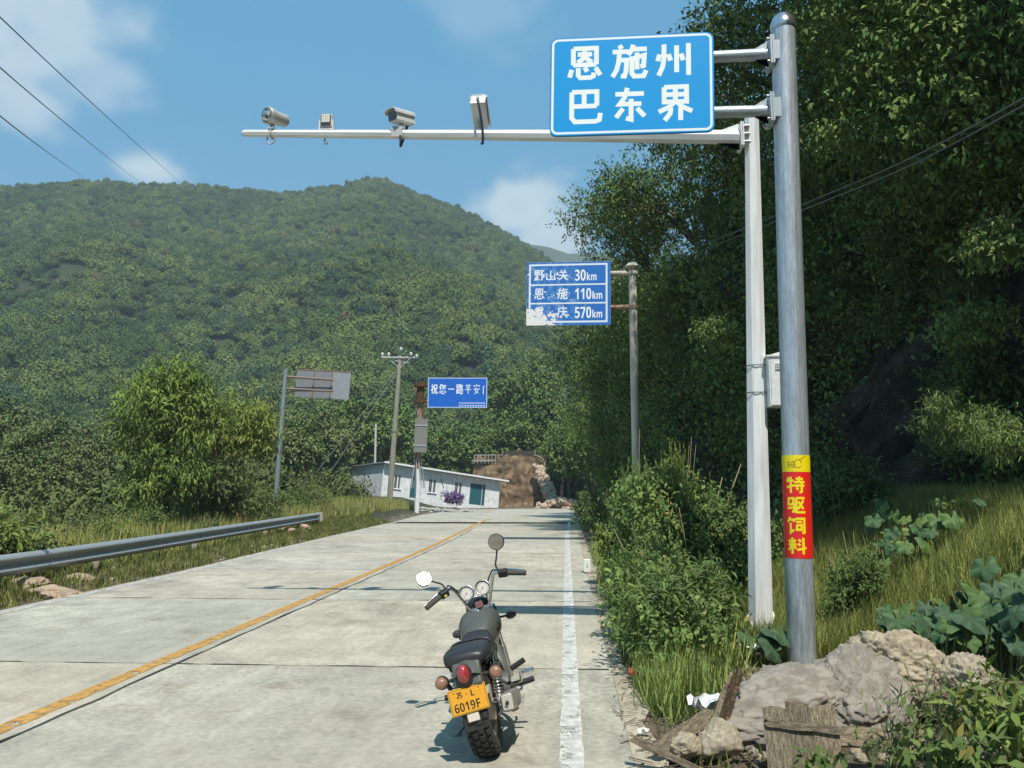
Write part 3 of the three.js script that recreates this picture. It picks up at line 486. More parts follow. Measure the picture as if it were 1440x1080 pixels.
{
  const long = [0, 1, 2].map((k) => bladeTuft(40 + k, 36, 0.42, 0.36, 0.011, 1.7)), fineT = [0, 1, 2].map((k) => bladeTuft(50 + k, 36, 0.36, 0.38, 0.009, 1.6)), short = [0, 1].map((k) => bladeTuft(60 + k, 18, 0.13, 0.22, 0.010, 1.0));
  const r = rand(99), A = [], B = [], Cs = [], Ds = [];
  for (let i = 0; i < 3600; i++) { // lush grass beside the shoulder
    const D = 6.2 + Math.pow(r(), 1.3) * 16, x = 0.72 + r() * (D < 8.5 ? 1.1 + (D - 6.2) * 0.3 : 2.2); if (D < 9.6 && x > 0.85 + Math.max(0, D - 6.4) * 0.26 + 0.25 * n2(D * 2, 3)) continue; if (D > 9.6 && x > 2.6) continue; if (fbm2(x * 2.2, D * 2.2, 3) < -0.2) continue;
    A.push([x, groundY(x, -D), -D, r() * 6, (0.5 + r() * 0.6) * (1 + 0.35 * fbm2(x * 3, D * 3, 2)), MIX([0.14, 0.225, 0.055], [0.32, 0.40, 0.12], r())]);
  }
  meadow('verge_grass', 'lush green grass along the concrete shoulder by the white pole', long, A);
  for (let i = 0; i < 9500; i++) { const D = 8.6 + r() * 8, x = 1.9 + r() * 4.2; if (x > cliffX(D) + 0.3 || fbm2(x * 1.5, D * 1.5, 3) < -0.34) continue; B.push([x, groundY(x, -D), -D, r() * 6, 0.6 + r() * 0.65, MIX([0.22, 0.27, 0.065], [0.40, 0.43, 0.14], r())]); }
  meadow('bank_grass', 'pale yellow-green grass on the bank below the rock face', fineT, B);
  for (let i = 0; i < 15000; i++) { // beyond the guardrail
    const D = 7 + Math.pow(r(), 0.8) * 52, e = 0.75 + Math.pow(r(), 0.8) * 11, x = leftX(D) - e; if (fbm2(x * 0.7, D * 0.7, 3) < -0.22) continue;
    Cs.push([x, groundY(x, -D), -D, r() * 6, (0.6 + r() * 0.8) * (1 + 0.4 * smoothstep(e, 1.2, 3)), MIX([0.20, 0.25, 0.07], [0.42, 0.41, 0.15], clamp(r() * 0.7 + fbm2(x * 0.4, D * 0.4, 2) * 0.6 + 0.2, 0, 1))]);
  }
  meadow('roadside_grass', 'tall yellow-green grass behind the guardrail', long, Cs.filter((s) => s[0] < leftX(-s[2]) - 1.75));
  for (let i = 0; i < 7000; i++) { const D = 6 + Math.pow(r(), 0.9) * 36, x = leftX(D) - 0.32 - r() * 1.9; if (fbm2(x * 1.6 + 4, D * 1.6, 3) < -0.06) continue; Ds.push([x, groundY(x, -D), -D, r() * 6, 0.7 + r() * 1.1, MIX([0.12, 0.16, 0.04], [0.27, 0.28, 0.09], r())]); }
  for (let i = 0; i < 700; i++) { const D = 4.6 + r() * 4, x = 0.62 + r() * 3; if (fbm2(x * 1.6 + 4, D * 1.6, 3) < 0.12) continue; Ds.push([x, groundY(x, -D), -D, r() * 6, 0.6 + r() * 0.8, MIX([0.08, 0.11, 0.03], [0.15, 0.17, 0.05], r())]); }
  meadow('short_weeds', 'short weeds in the dirt along both road edges', short, Ds);
}
// thicket that fills the dip between the verge and the mountain
{
  const P = [0, 1, 2].map((k) => crownGeo({ seed: 840 + k, lobes: lobesIn(840 + k, 8, 1.0, 0.6, 1.0, 0.5, [0, 0.8, 0]), twigs: 150, perTwig: 8, len: 0.2, wid: 0.1, pal: [[0.75, 0.75, 0.75], [1.15, 1.15, 1.1]], spread: 0.24 })), r = rand(842), S = [];
  for (let i = 0; i < 1500; i++) { const D = 30 + r() * 85, x = leftX(Math.min(D, 60)) - 5 - r() * (20 + D * 0.45); if (D > 62 && x > -26) continue; S.push([x, groundY(x, -D) - 0.2, -D, r() * 6, 0.6 + r() * 1.0, MIX([0.07, 0.105, 0.035], [0.16, 0.185, 0.06], r())]); }
  meadow('valley_thicket', 'tangled green thicket filling the dip before the mountain', P, S, LEAF_FAR);
}
// leafy weeds beyond the guardrail
{
  const mk = (seed, pal, o) => makeTree('weed_clump', 'leafy weed clump growing in the grass behind the guardrail', 'weed', 'weed clumps behind the guardrail', { seed, lobes: lobesIn(seed, 8, 0.55, 0.35, 0.55, 0.28, [0, 0.5, 0]), twigs: 170, perTwig: 9, len: 0.095, wid: 0.04, pal, trunk: 0.02, base: [0, -0.1, 0], fork: [0, 0.25, 0], spread: 0.12, ...o });
  const P = [mk(801, GREENS.mid), mk(802, GREENS.lime, { wid: 0.03, len: 0.14 }), mk(803, GREENS.olive)], r = rand(31), L = [[], [], []];
  for (let i = 0; i < 64; i++) { const D = 12 + r() * 44, x = leftX(D) - 2.2 - Math.pow(r(), 1.2) * 9; L[i % 3].push([[x, groundY(x, -D), -D], r() * 6, 0.6 + r() * 0.9]); }
  L.forEach((l, k) => place(P[k], l));
}
// ---------- lettering: characters as pen strokes on a 100 x 100 grid ----------
const GLYPH = {
  恩: '18,8 18,55|18,8 82,8 82,55|18,55 82,55|30,25 70,25|50,14 49,28 43,39 30,48|50,28 58,40 70,48|14,68 8,90|32,64 32,84 38,92 66,92 74,88 75,78|50,62 57,75|80,64 93,86',
  施: '22,3 28,14|3,22 47,22|22,22 20,50 14,74 3,93|22,46 42,46 40,78 36,92 26,91|60,3 56,17 46,32|58,16 97,16|49,46 90,34 88,64 79,66|70,26 70,74|56,36 56,84 62,93 88,93 95,77',
  州: '20,6 20,46 16,70 5,94|54,10 54,86|86,5 86,95|8,34 3,53|32,34 38,53|66,34 72,53',
  巴: '15,10 84,10 84,50|15,50 84,50|49,10 49,50|15,10 15,82 24,93 80,93 91,89 94,70',
  东: '11,20 89,20|44,3 36,30 23,48 82,48|54,34 54,91 40,87|32,60 13,85|70,60 91,83',
  界: '20,5 80,5 80,46 20,46 20,5|20,26 80,26|50,5 50,46|48,46 34,60 5,73|54,46 68,60 95,73|38,62 36,78 21,97|64,62 64,97',
  野: '8,8 46,8 46,44 8,44 8,8|8,26 46,26|27,8 27,88|8,66 46,66|2,90 50,84|56,10 88,10 72,26|62,24 78,36|54,44 96,44 88,58|74,44 74,88 62,90',
  山: '50,8 50,86|12,34 12,86 88,86|88,34 88,92', 关: '30,4 38,18|70,4 60,20|14,26 86,26|6,52 94,52|50,26 48,54 34,76 8,94|52,54 66,76 94,94',
  重: '80,4 50,10 20,12|6,24 94,24|22,34 78,34 78,64 22,64 22,34|22,49 78,49|50,10 50,92|14,78 86,78|4,93 96,93',
  庆: '50,2 56,12|12,16 94,16|14,16 14,50 4,94|28,44 94,44|60,24 58,52 44,78 22,94|60,50 74,76 96,94',
  祝: '20,4 26,14|6,24 38,24 22,48 4,64|22,44 22,96|26,48 38,60|50,10 88,10 88,44 50,44 50,10|60,44 58,70 42,94|74,44 74,88 82,92 96,90 96,76',
  您: '24,2 14,24 2,36|16,20 16,60|44,2 36,22|38,16 92,16 86,26|64,16 64,52 54,52|46,28 36,44|78,28 92,44|14,70 8,90|32,66 32,86 38,94 66,94 74,84|50,64 56,76|82,66 94,86',
  一: '6,50 94,50', 路: '8,8 42,8 42,34 8,34 8,8|26,34 26,84|26,58 44,58|10,50 10,88|2,92 46,82|66,2 56,24 46,34|62,16 90,16 74,40 46,58|60,24 78,42 98,56|56,62 88,62 88,94 56,94 56,62',
  平: '12,12 88,12|28,24 36,42|74,22 64,42|4,54 96,54|50,12 50,96', 安: '50,2 54,12|10,32 12,16 90,16 86,30|4,50 96,50|44,32 28,66 76,92|70,50 58,76 16,96',
  特: '14,8 4,34|10,26 42,26|26,4 26,96|2,64 44,52|52,16 90,16|70,2 70,34|44,34 98,34|44,54 98,54|82,36 82,88 70,94|56,64 64,78',
  驱: '6,12 38,12 36,44|12,12 10,46 42,46 40,86 30,88|4,68 34,64|52,10 96,10|52,10 52,90 98,90|88,22 74,50 60,72|62,30 88,72',
  饲: '18,4 4,32|14,18 40,18 34,30|20,36 20,90 38,74|48,12 90,12 90,90 78,92|48,30 78,30|52,48 76,48 76,74 52,74 52,48',
  料: '8,16 16,32|42,14 34,32|4,42 48,42|26,4 26,96|24,46 4,76|30,48 46,66|58,14 70,26|54,36 66,48|50,72 98,60|82,4 82,96',
  苏: '8,20 92,20|32,6 32,34|68,6 68,34|20,46 72,46 70,86 56,92|46,34 40,62 12,92|16,60 8,78|84,56 94,76',
};
function glyph(c, ch, x, y, w, h, thick, color) {
  c.strokeStyle = color; c.lineWidth = thick; c.lineCap = 'butt'; c.lineJoin = 'miter';
  for (const s of GLYPH[ch].split('|')) { c.beginPath(); s.split(' ').forEach((p, i) => { const [a, b] = p.split(',').map(Number); c[i ? 'lineTo' : 'moveTo'](x + a * w / 100, y + b * h / 100); }); c.stroke(); }
}
const blotch = (c, n, w, h, seed, colors, r0, r1, alpha) => { const r = rand(seed); for (let i = 0; i < n; i++) { c.globalAlpha = alpha * (0.4 + r() * 0.6); c.fillStyle = colors[Math.floor(r() * colors.length)]; c.beginPath(); const x = r() * w, y = r() * h, q = r0 + r() * (r1 - r0); for (let k = 0; k < 7; k++) { const a = k / 7 * 6.28, d = q * (0.6 + r() * 0.7); c[k ? 'lineTo' : 'moveTo'](x + Math.cos(a) * d, y + Math.sin(a) * d); } c.fill(); } c.globalAlpha = 1; };

// a flat board from three photo corners and the distances of its two upright edges; returns geometry builders in the thing's own frame
function boardFrame(tl, tr, bl, dl, dr, base) {
  const A = atD(...tl, dl), B = atD(...tr, dr), Cc = atD(...bl, dl), x = B.clone().sub(A), w = x.length(); x.normalize();
  const y0 = A.clone().sub(Cc), h = y0.length(), z = V().crossVectors(x, y0).normalize(), y = V().crossVectors(z, x);
  const c = A.clone().addScaledVector(x, w / 2).addScaledVector(y, -h / 2).sub(base), M = new THREE.Matrix4().makeBasis(x, y, z).setPosition(c);
  return { w, h, M, put: (g) => g.applyMatrix4(M), at: (u, v, n) => V(u, v, n).applyMatrix4(M) };
}
function roundRect(w, h, r) { const s = new THREE.Shape(), a = w / 2, b = h / 2; s.moveTo(-a + r, -b).lineTo(a - r, -b).quadraticCurveTo(a, -b, a, -b + r).lineTo(a, b - r).quadraticCurveTo(a, b, a - r, b).lineTo(-a + r, b).quadraticCurveTo(-a, b, -a, b - r).lineTo(-a, -b + r).quadraticCurveTo(-a, -b, -a + r, -b); return s; }
const plate = (w, h, r, t) => new THREE.ExtrudeGeometry(roundRect(w, h, r), { depth: t, bevelEnabled: true, bevelSize: 0.003, bevelThickness: 0.003, bevelSegments: 1, curveSegments: 6 }).translate(0, 0, -t);
const faceGeo = (w, h, r, z) => { const g = new THREE.ShapeGeometry(roundRect(w, h, r), 8), p = g.attributes.position, uv = g.attributes.uv; for (let i = 0; i < p.count; i++) { uv.array[i * 2] = p.array[i * 3] / w + 0.5; uv.array[i * 2 + 1] = p.array[i * 3 + 1] / h + 0.5; } return g.translate(0, 0, z); };
const film = (map, rough = 0.35) => new THREE.MeshPhysicalMaterial({ map, roughness: rough, clearcoat: 0.25, clearcoatRoughness: 0.25 });

const galvMap = noiseTex(512, (u, v) => { const a = tfbm(u, v, 10, 4, 2), b = tfbm(u, v, 40, 3, 7), c = tfbm(u * 1, v * 0.12, 30, 3, 5); const k = 0.80 + a * 0.14 + b * 0.12 + c * 0.08; return [k * 0.97, k, k * 1.02]; });
const GALV = std([0.80, 0.82, 0.83], 0.4, 0.5, { map: galvMap }), BOLT = std([0.45, 0.45, 0.43], 0.4, 0.8);
const WHITE = std([0.87, 0.88, 0.87], 0.42, 0, { map: noiseTex(256, (u, v) => 0.93 + tfbm(u, v, 6, 4, 3) * 0.1 + tfbm(u, v * 0.2, 30, 2, 8) * 0.05) }), ALU = std([0.55, 0.56, 0.56], 0.45, 0.6);
const rustMap = noiseTex(512, (u, v) => { const a = tfbm(u, v, 9, 5, 4), t = smoothstep(a, -0.12, 0.25), k = 0.85 + tfbm(u, v, 40, 3, 6) * 0.4; return MIX([0.74, 0.66, 0.55], [0.52, 0.30, 0.19], t).map((q) => q * k); });
const RUST = std([1, 1, 1], 0.85, 0.1, { map: rustMap });
const L3 = (p, base) => p.clone().sub(base).toArray();

// ---------- boundary sign on the galvanised pole ----------
{
  const base = atD(1127, 925, 8.15), top = atD(1101, 34, 8.15); base.y = groundY(base.x, base.z) - 0.1;
  const T = thing('boundary_sign', 'large new blue sign with six white characters on a thick galvanised pole', 'road sign', base.toArray());
  const H = top.clone().sub(base), len = H.length(), q = new THREE.Quaternion().setFromUnitVectors(V(0, 1, 0), H.clone().normalize());
  const onPole = (y) => H.clone().multiplyScalar(y / len);
  const pole = obj('pole', new THREE.CylinderGeometry(0.118, 0.13, len, 40, 1, true).translate(0, len / 2, 0).applyQuaternion(q), GALV, T);
  obj('cap', xf(lathe([[0, 0.115], [0.06, 0.10], [0.105, 0.06], [0.126, 0.0], [0.13, -0.03], [0.128, -0.06], [0.118, -0.065]], 32), [0, len, 0]).applyQuaternion(q), std([0.6, 0.61, 0.62], 0.22, 0.9), pole);
  // advertising band wrapped round the pole
  const yAt = (py) => { const p = atD(1118, py, 8.05); return (p.y - base.y) / H.y * len; };
  const y0 = yAt(785), y1 = yAt(640), hb = y1 - y0, ad = canvasTex(1024, Math.round(1024 * hb / (2 * Math.PI * 0.129)), (c, w, h) => {
    c.fillStyle = '#e8211c'; c.fillRect(0, 0, w, h); const yt = h * 0.165; c.fillStyle = '#f4dc08'; c.fillRect(0, 0, w, yt);
    c.fillStyle = '#c9161a'; c.fillRect(0, yt, w, 6);
    for (const cx of [w * 0.25, w * 0.75]) { // printed twice round the pole
      const g = w * 0.22; ['特', '驱', '饲', '料'].forEach((ch, i) => glyph(c, ch, cx - g / 2, yt + (h - yt) * (0.05 + i * 0.235), g, (h - yt) * 0.205, w * 0.027, '#f6e312'));
      c.strokeStyle = '#4a2a12'; c.lineWidth = 7; c.beginPath(); c.ellipse(cx + w * 0.035, yt * 0.52, w * 0.04, yt * 0.24, 0.2, 0.4, 6.0); c.stroke(); c.beginPath(); c.moveTo(cx + w * 0.05, yt * 0.3); c.quadraticCurveTo(cx + w * 0.08, yt * 0.25, cx + w * 0.125, yt * 0.06); c.stroke();
      c.lineWidth = 5; for (let k = 0; k < 2; k++) { const x = cx - w * 0.085 + k * w * 0.05; c.strokeRect(x, yt * 0.42, w * 0.032, yt * 0.3); c.beginPath(); c.moveTo(x, yt * 0.57); c.lineTo(x + w * 0.032, yt * 0.57); c.moveTo(x + w * 0.016, yt * 0.32); c.lineTo(x + w * 0.016, yt * 0.8); c.stroke(); }
    }
    blotch(c, 60, w, h, 4, ['#b01812', '#ffffff'], 2, 9, 0.25);
  });
  const rm = (y) => lerp(0.13, 0.118, y / len) + 0.003;
  obj('advert_band', xf(new THREE.CylinderGeometry(rm(y1), rm(y0), hb, 48, 1, true, Math.PI / 2 - 0.35), [0, (y0 + y1) / 2, 0]).applyQuaternion(q), film(ad, 0.45), pole).userData.label = 'red and yellow advertising band with four yellow characters';
  // dried mud and red smear at the foot
  const F = boardFrame([775, 55], [1003, 45], [772, 192], 8.0, 7.92, base);
  const tex = canvasTex(1536, Math.round(1536 * F.h / F.w), (c, w, h) => {
    c.fillStyle = '#009be2'; c.fillRect(0, 0, w, h); const r = (x, y, a, b, k) => { c.beginPath(); c.moveTo(x + k, y); c.arcTo(x + a, y, x + a, y + b, k); c.arcTo(x + a, y + b, x, y + b, k); c.arcTo(x, y + b, x, y, k); c.arcTo(x, y, x + a, y, k); c.closePath(); };
    c.strokeStyle = '#f4f8f6'; c.lineWidth = 22; r(20, 20, w - 44, h - 44, 52); c.stroke();
    const g = w * 0.225; ['恩', '施', '州'].forEach((ch, i) => glyph(c, ch, w * 0.1 + i * w * 0.278, h * 0.085, g, h * 0.36, 46, '#f6faf8'));
    ['巴', '东', '界'].forEach((ch, i) => glyph(c, ch, w * 0.1 + i * w * 0.278, h * 0.525, g, h * 0.365, 46, '#f6faf8'));
  });
  const panel = obj('panel', F.put(plate(F.w, F.h, 0.08, 0.02)), std([0.02, 0.20, 0.50], 0.4), T);
  obj('lettered_face', F.put(faceGeo(F.w - 0.004, F.h - 0.004, 0.078, 0.0055)), film(tex), panel);
  for (const v of [0.32, 0, -0.32]) obj('stiffener', F.put(box(F.w * 0.92, 0.045, 0.03, [0, F.h * v, -0.042])), ALU, panel);
  for (const [py, pyR] of [[84, 76], [157, 156]]) {
    const a = atD(800, py + 6, 8.14).sub(base), b = atD(1088, pyR, 8.15).sub(base);
    const arm = obj('arm', rod(a.toArray(), b.toArray(), 0.058, 0.06, 20), GALV, T); const d = b.clone().sub(a).normalize();
    obj('flange', [xf(new THREE.CylinderGeometry(0.02, 0.02, 0.001, 6), [0, -5, 0]), (() => { const g = new THREE.BoxGeometry(0.018, 0.30, 0.24); return g.translate(...b.clone().addScaledVector(d, -0.05).toArray()); })()].slice(1), GALV, arm);
    obj('flange', new THREE.BoxGeometry(0.018, 0.30, 0.24).translate(...b.clone().addScaledVector(d, -0.028).toArray()), GALV, arm);
    obj('collar', new THREE.BoxGeometry(0.13, 0.2, 0.2).translate(...b.clone().addScaledVector(d, 0.045).toArray()), GALV, arm);
    for (const [sy, sz] of [[1, 1], [1, -1], [-1, 1], [-1, -1]]) obj('bolt', xf(new THREE.CylinderGeometry(0.014, 0.014, 0.075, 6), [0, 0, 0], [0, 0, Math.PI / 2]).translate(...b.clone().addScaledVector(d, -0.05).add(V(0, sy * 0.12, sz * 0.09)).toArray()), BOLT, arm);
    for (const s of [1, -1]) { const g = new THREE.ExtrudeGeometry(new THREE.Shape([new THREE.Vector2(0, 0), new THREE.Vector2(-0.14, 0), new THREE.Vector2(0, 0.085)]), { depth: 0.012, bevelEnabled: false }); if (s < 0) g.scale(1, -1, 1); obj('gusset', g.translate(...b.clone().addScaledVector(d, -0.06).add(V(0, s * 0.055, -0.006)).toArray()), GALV, arm); }
    for (const u of [-0.3, 0.3]) obj('clamp', F.put(box(0.05, 0.16, 0.05, [u, py < 100 ? F.h * 0.27 : -F.h * 0.25, -0.07])), ALU, arm);
  }
}
// ---------- white camera gantry ----------
const GB = atD(1070, 905, 9.9); GB.y = groundY(GB.x, GB.z) - 0.05;
const gTop = atD(1057, 166, 9.9), beamRoot = atD(1040, 193, 9.9), beamTip = atD(344, 187.5, 9.9);
const beamAt = (px) => { const t = (px - 344) / (1040 - 344); return beamTip.clone().lerp(beamRoot, t); };
{
  const T = thing('camera_gantry', 'white octagonal steel pole with a long cantilever arm over the road', 'camera pole', GB.toArray());
  const H = gTop.clone().sub(GB), len = H.length(), q = new THREE.Quaternion().setFromUnitVectors(V(0, 1, 0), H.clone().normalize());
  const WF = WHITE.clone(); WF.flatShading = true;
  obj('pole', new THREE.CylinderGeometry(0.09, 0.147, len, 8, 1, true, 0.2).translate(0, len / 2, 0).applyQuaternion(q), WF, T);
  obj('pole_cap', xf(new THREE.CylinderGeometry(0.093, 0.093, 0.02, 8, 1, false, 0.2), [0, len, 0]).applyQuaternion(q), WHITE, T);
  obj('base_plate', box(0.46, 0.025, 0.46, [0, 0.07, 0]), WHITE, T);
  for (const a of [0, 1, 2, 3]) obj('base_gusset', xf(new THREE.ExtrudeGeometry(new THREE.Shape([new THREE.Vector2(0.1, 0), new THREE.Vector2(0.22, 0), new THREE.Vector2(0.12, 0.3)]), { depth: 0.012, bevelEnabled: false }), [0, 0.085, 0], [0, a * Math.PI / 2 + 0.6, 0]), WHITE, T);
  const a = beamRoot.clone().sub(GB), b = beamTip.clone().sub(GB), arm = obj('arm', rod(a.toArray(), b.toArray(), 0.092, 0.047, 8), WF, T);
  obj('end_cap', xf(new THREE.SphereGeometry(0.042, 12, 8), b.toArray()), WHITE, arm);
  const d = a.clone().sub(b).normalize();
  obj('flange', [new THREE.BoxGeometry(0.016, 0.30, 0.26).translate(...a.clone().addScaledVector(d, 0.0).toArray()), new THREE.BoxGeometry(0.016, 0.30, 0.26).translate(...a.clone().addScaledVector(d, 0.022).toArray())], WHITE, arm);
  obj('collar', new THREE.BoxGeometry(0.12, 0.2, 0.17).translate(...a.clone().addScaledVector(d, 0.08).toArray()), WHITE, arm);
  for (const s of [1, -1]) { const g = new THREE.ExtrudeGeometry(new THREE.Shape([new THREE.Vector2(0, 0), new THREE.Vector2(-0.28, 0), new THREE.Vector2(0, 0.10)]), { depth: 0.014, bevelEnabled: false }); if (s < 0) g.scale(1, -1, 1); obj('gusset', g.translate(...a.clone().addScaledVector(d, -0.01).add(V(0, s * 0.07, 0)).toArray()), WHITE, arm); }
  for (const k of [0, 1, 2]) obj('bolt', xf(new THREE.CylinderGeometry(0.02, 0.02, 0.1, 6), [0, 0, 0], [0, 0, Math.PI / 2]).translate(...a.clone().addScaledVector(d, 0.05).add(V(0, 0.1 - k * 0.1, 0.105)).toArray()), BOLT, arm);
  for (const py of [515, 553]) { const p = atD(1064, py, 9.9).sub(GB); obj('strap', xf(new THREE.TorusGeometry(0.128, 0.006, 6, 28), p.toArray(), [0, 0, 0]).translate(-p.x, -p.y, -p.z).rotateX(Math.PI / 2).translate(...p.toArray()), std([0.12, 0.12, 0.12], 0.5, 0.6), T); }
  // crumbled white coating at the foot
  const rk = rand(6), bits = []; for (let i = 0; i < 26; i++) { const an = rk() * 6.28, h = 0.1 + rk() * 0.34; bits.push(xf(new THREE.IcosahedronGeometry(0.02 + rk() * 0.03, 0), [Math.cos(an) * (0.128 - h * 0.01), h, Math.sin(an) * (0.128 - h * 0.01)], [rk() * 3, rk() * 3, 0], [1, 1 + rk(), 0.6])); }
  obj('flaking_coating', bits, std([0.72, 0.71, 0.68], 0.9), T);
}
{ // cabinet strapped to the pole
  const p = atD(1097, 573, 9.8), h = 0.58, T = thing('equipment_box', 'white louvred metal box strapped to the white steel pole', 'equipment box', p.toArray());
  obj('case', box(0.34, h, 0.24, [0.03, h / 2, 0], [0, 0, 0], 0.012), WHITE, T); obj('lid', [box(0.38, 0.02, 0.28, [0.03, h + 0.012, 0]), xf(new THREE.CylinderGeometry(0.02, 0.14, 0.05, 4, 1, false, Math.PI / 4), [0.03, h + 0.045, 0], [0, 0, 0], [1.7, 1, 1.25])], WHITE, T);
  obj('door', box(0.3, h * 0.9, 0.012, [0.03, h * 0.48, 0.126]), WHITE, T);
  for (let k = 0; k < 4; k++) obj('louvre', box(0.2, 0.012, 0.02, [0.03, h * 0.86 - k * 0.022, 0.136], [0.5, 0, 0]), WHITE, T);
  obj('lock', cyl(0.014, 0.014, 0.02, [0.14, h * 0.45, 0.138], [Math.PI / 2, 0, 0]), BOLT, T);
}
// things mounted on the arm
const HOUSE = std([0.70, 0.71, 0.68], 0.45), DARKGLASS = new THREE.MeshPhysicalMaterial({ color: lin(0.03, 0.035, 0.04), roughness: 0.08, clearcoat: 1 }), CABLE = std([0.035, 0.05, 0.09], 0.6), GREYC = std([0.45, 0.46, 0.45], 0.5);
const armGear = (name, label, cat, px) => { const p = beamAt(px), t = (px - 344) / 696; const T = thing(name, label, cat, [p.x, p.y + lerp(0.044, 0.088, t), p.z]); T.scale.setScalar(1.15); return T; };
{ // round lamp at the end of the arm
  const T = armGear('flash_lamp', 'silver round-fronted flash lamp at the tip of the white arm', 'lamp', 384), g = new THREE.Group(); g.name = 'lamp_head'; g.position.set(0, 0.155, 0); g.rotation.set(0.12, -0.5, 0, 'YXZ'); T.add(g);
  obj('housing', xf(lathe([[0.0, -0.2], [0.055, -0.2], [0.07, -0.18], [0.075, -0.05], [0.092, 0.02], [0.095, 0.075], [0.088, 0.08]], 28), [0, 0, 0], [Math.PI / 2, 0, 0]), std([0.55, 0.56, 0.53], 0.45, 0.3), g);
  obj('reflector', xf(lathe([[0.012, -0.02], [0.05, 0.0], [0.075, 0.03], [0.087, 0.07]], 28), [0, 0, 0], [Math.PI / 2, 0, 0]), std([0.85, 0.85, 0.85], 0.12, 1, { side: THREE.DoubleSide }), g);
  obj('flash_tube', xf(new THREE.TorusGeometry(0.03, 0.008, 8, 20), [0, 0, 0.03]), std([0.8, 0.8, 0.8], 0.2), g);
  obj('lens', xf(new THREE.SphereGeometry(0.16, 24, 8, 0, 6.2832, 0, 0.58), [0, 0, -0.056], [Math.PI / 2, 0, 0]), new THREE.MeshPhysicalMaterial({ transmission: 1, roughness: 0.02, thickness: 0, color: lin(0.95, 0.97, 0.97) }), g);
  obj('bracket', [box(0.06, 0.02, 0.1, [0, 0.01, 0]), box(0.035, 0.08, 0.04, [0, 0.055, 0])], GREYC, T);
  obj('clamp', xf(new THREE.TorusGeometry(0.055, 0.008, 6, 20), [0, -0.045, 0], [0, Math.PI / 2, 0]), GREYC, T); obj('cable', tube([[-0.04, 0.03, -0.05], [-0.06, -0.1, -0.02], [0, -0.17, 0.02], [0.05, -0.12, 0.03], [0.045, -0.05, 0.045]], 0.009), GREYC, T);
}
{ // square floodlight
  const T = armGear('floodlight', 'small square LED floodlight on the white arm', 'lamp', 463);
  obj('housing', box(0.13, 0.145, 0.06, [0, 0.105, 0], [-0.06, 0, 0], 0.01), WHITE, T); const fr = obj('front_frame', box(0.115, 0.135, 0.012, [0, 0.102, 0.033], [-0.06, 0, 0], 0.004), std([0.03, 0.035, 0.05], 0.4), T);
  for (let j = 0; j < 4; j++) for (let i = 0; i < 4; i++) obj('led', box(0.02, 0.02, 0.006, [-0.035 + i * 0.0235, 0.085 + j * 0.0235, 0.042]), std([0.82, 0.80, 0.68], 0.3), fr);
  obj('bracket', [box(0.012, 0.1, 0.04, [-0.075, 0.06, 0]), box(0.012, 0.1, 0.04, [0.075, 0.06, 0]), box(0.16, 0.012, 0.05, [0, 0.006, 0])], WHITE, T);
  obj('cable', tube([[0, 0.05, -0.03], [-0.03, -0.06, -0.06], [-0.02, -0.15, 0.0], [0.02, -0.17, 0.02], [0.0, -0.08, 0.05]], 0.008), GREYC, T);
}
function boxCamera(T, turnY, tilt, len, w, h) {
  const g = new THREE.Group(); g.name = 'camera_head'; g.position.set(0, 0.14, 0); g.rotation.set(tilt, turnY, 0, 'YXZ'); T.add(g);
  obj('housing', box(w, h, len, [0, 0, 0], [0, 0, 0], 0.012), HOUSE, g);
  const s = new THREE.Shape([[-w * 0.62, -0.02], [-w * 0.62, h * 0.1], [-w * 0.35, h * 0.3], [w * 0.35, h * 0.3], [w * 0.62, h * 0.1], [w * 0.62, -0.02], [w * 0.58, -0.02], [w * 0.58, h * 0.08], [w * 0.32, h * 0.25], [-w * 0.32, h * 0.25], [-w * 0.58, h * 0.08], [-w * 0.58, -0.02]].map(([a, b]) => new THREE.Vector2(a, b)));
  obj('sunshield', new THREE.ExtrudeGeometry(s, { depth: len * 1.2, bevelEnabled: false }).translate(0, h * 0.34, -len * 0.55), WHITE, g);
  obj('window', box(w * 0.86, h * 0.8, 0.012, [0, 0, len / 2 + 0.004], [0, 0, 0], 0.004), DARKGLASS, g);
  obj('rear_plate', box(w * 1.06, h * 1.06, 0.012, [0, 0, -len / 2 - 0.006], [0, 0, 0], 0.003), HOUSE, g);
  obj('cable_gland', cyl(0.014, 0.018, 0.03, [0, 0, -len / 2 - 0.025], [Math.PI / 2, 0, 0]), GREYC, g);
  obj('bracket', [cyl(0.02, 0.02, 0.09, [0, 0.045, 0]), box(0.09, 0.012, 0.09, [0, 0.006, 0]), box(0.06, 0.02, 0.07, [0, 0.085, 0])], GREYC, T);
  return g;
}
{
  const T = armGear('surveillance_camera', 'grey camera with a dark front window facing the oncoming view', 'camera', 570); boxCamera(T, -0.6, 0.16, 0.26, 0.14, 0.125);
  obj('cable', tube([[0.05, 0.12, -0.1], [0.03, 0.02, -0.12], [0.0, -0.12, -0.06], [0.005, -0.19, 0.02], [0.015, -0.16, 0.06], [0.01, -0.09, 0.068]], 0.016), CABLE, T);
  obj('clamp', box(0.12, 0.12, 0.012, [-0.03, -0.045, 0.072]), GREYC, T);
}
{
  const T = armGear('surveillance_camera', 'white-hooded camera seen from its rear plate with a hanging black cable', 'camera', 682); boxCamera(T, Math.PI - 0.06, 0.62, 0.3, 0.155, 0.15).position.y = 0.2;
  obj('cable', tube([[0.0, 0.25, 0.155], [0.0, 0.24, 0.21], [0.025, 0.1, 0.19], [0.045, -0.08, 0.13], [0.04, -0.18, 0.07], [0.02, -0.15, 0.0]], 0.013), CABLE, T);
  obj('mast', cyl(0.022, 0.022, 0.18, [0, 0.09, 0]), GREYC, T);
}

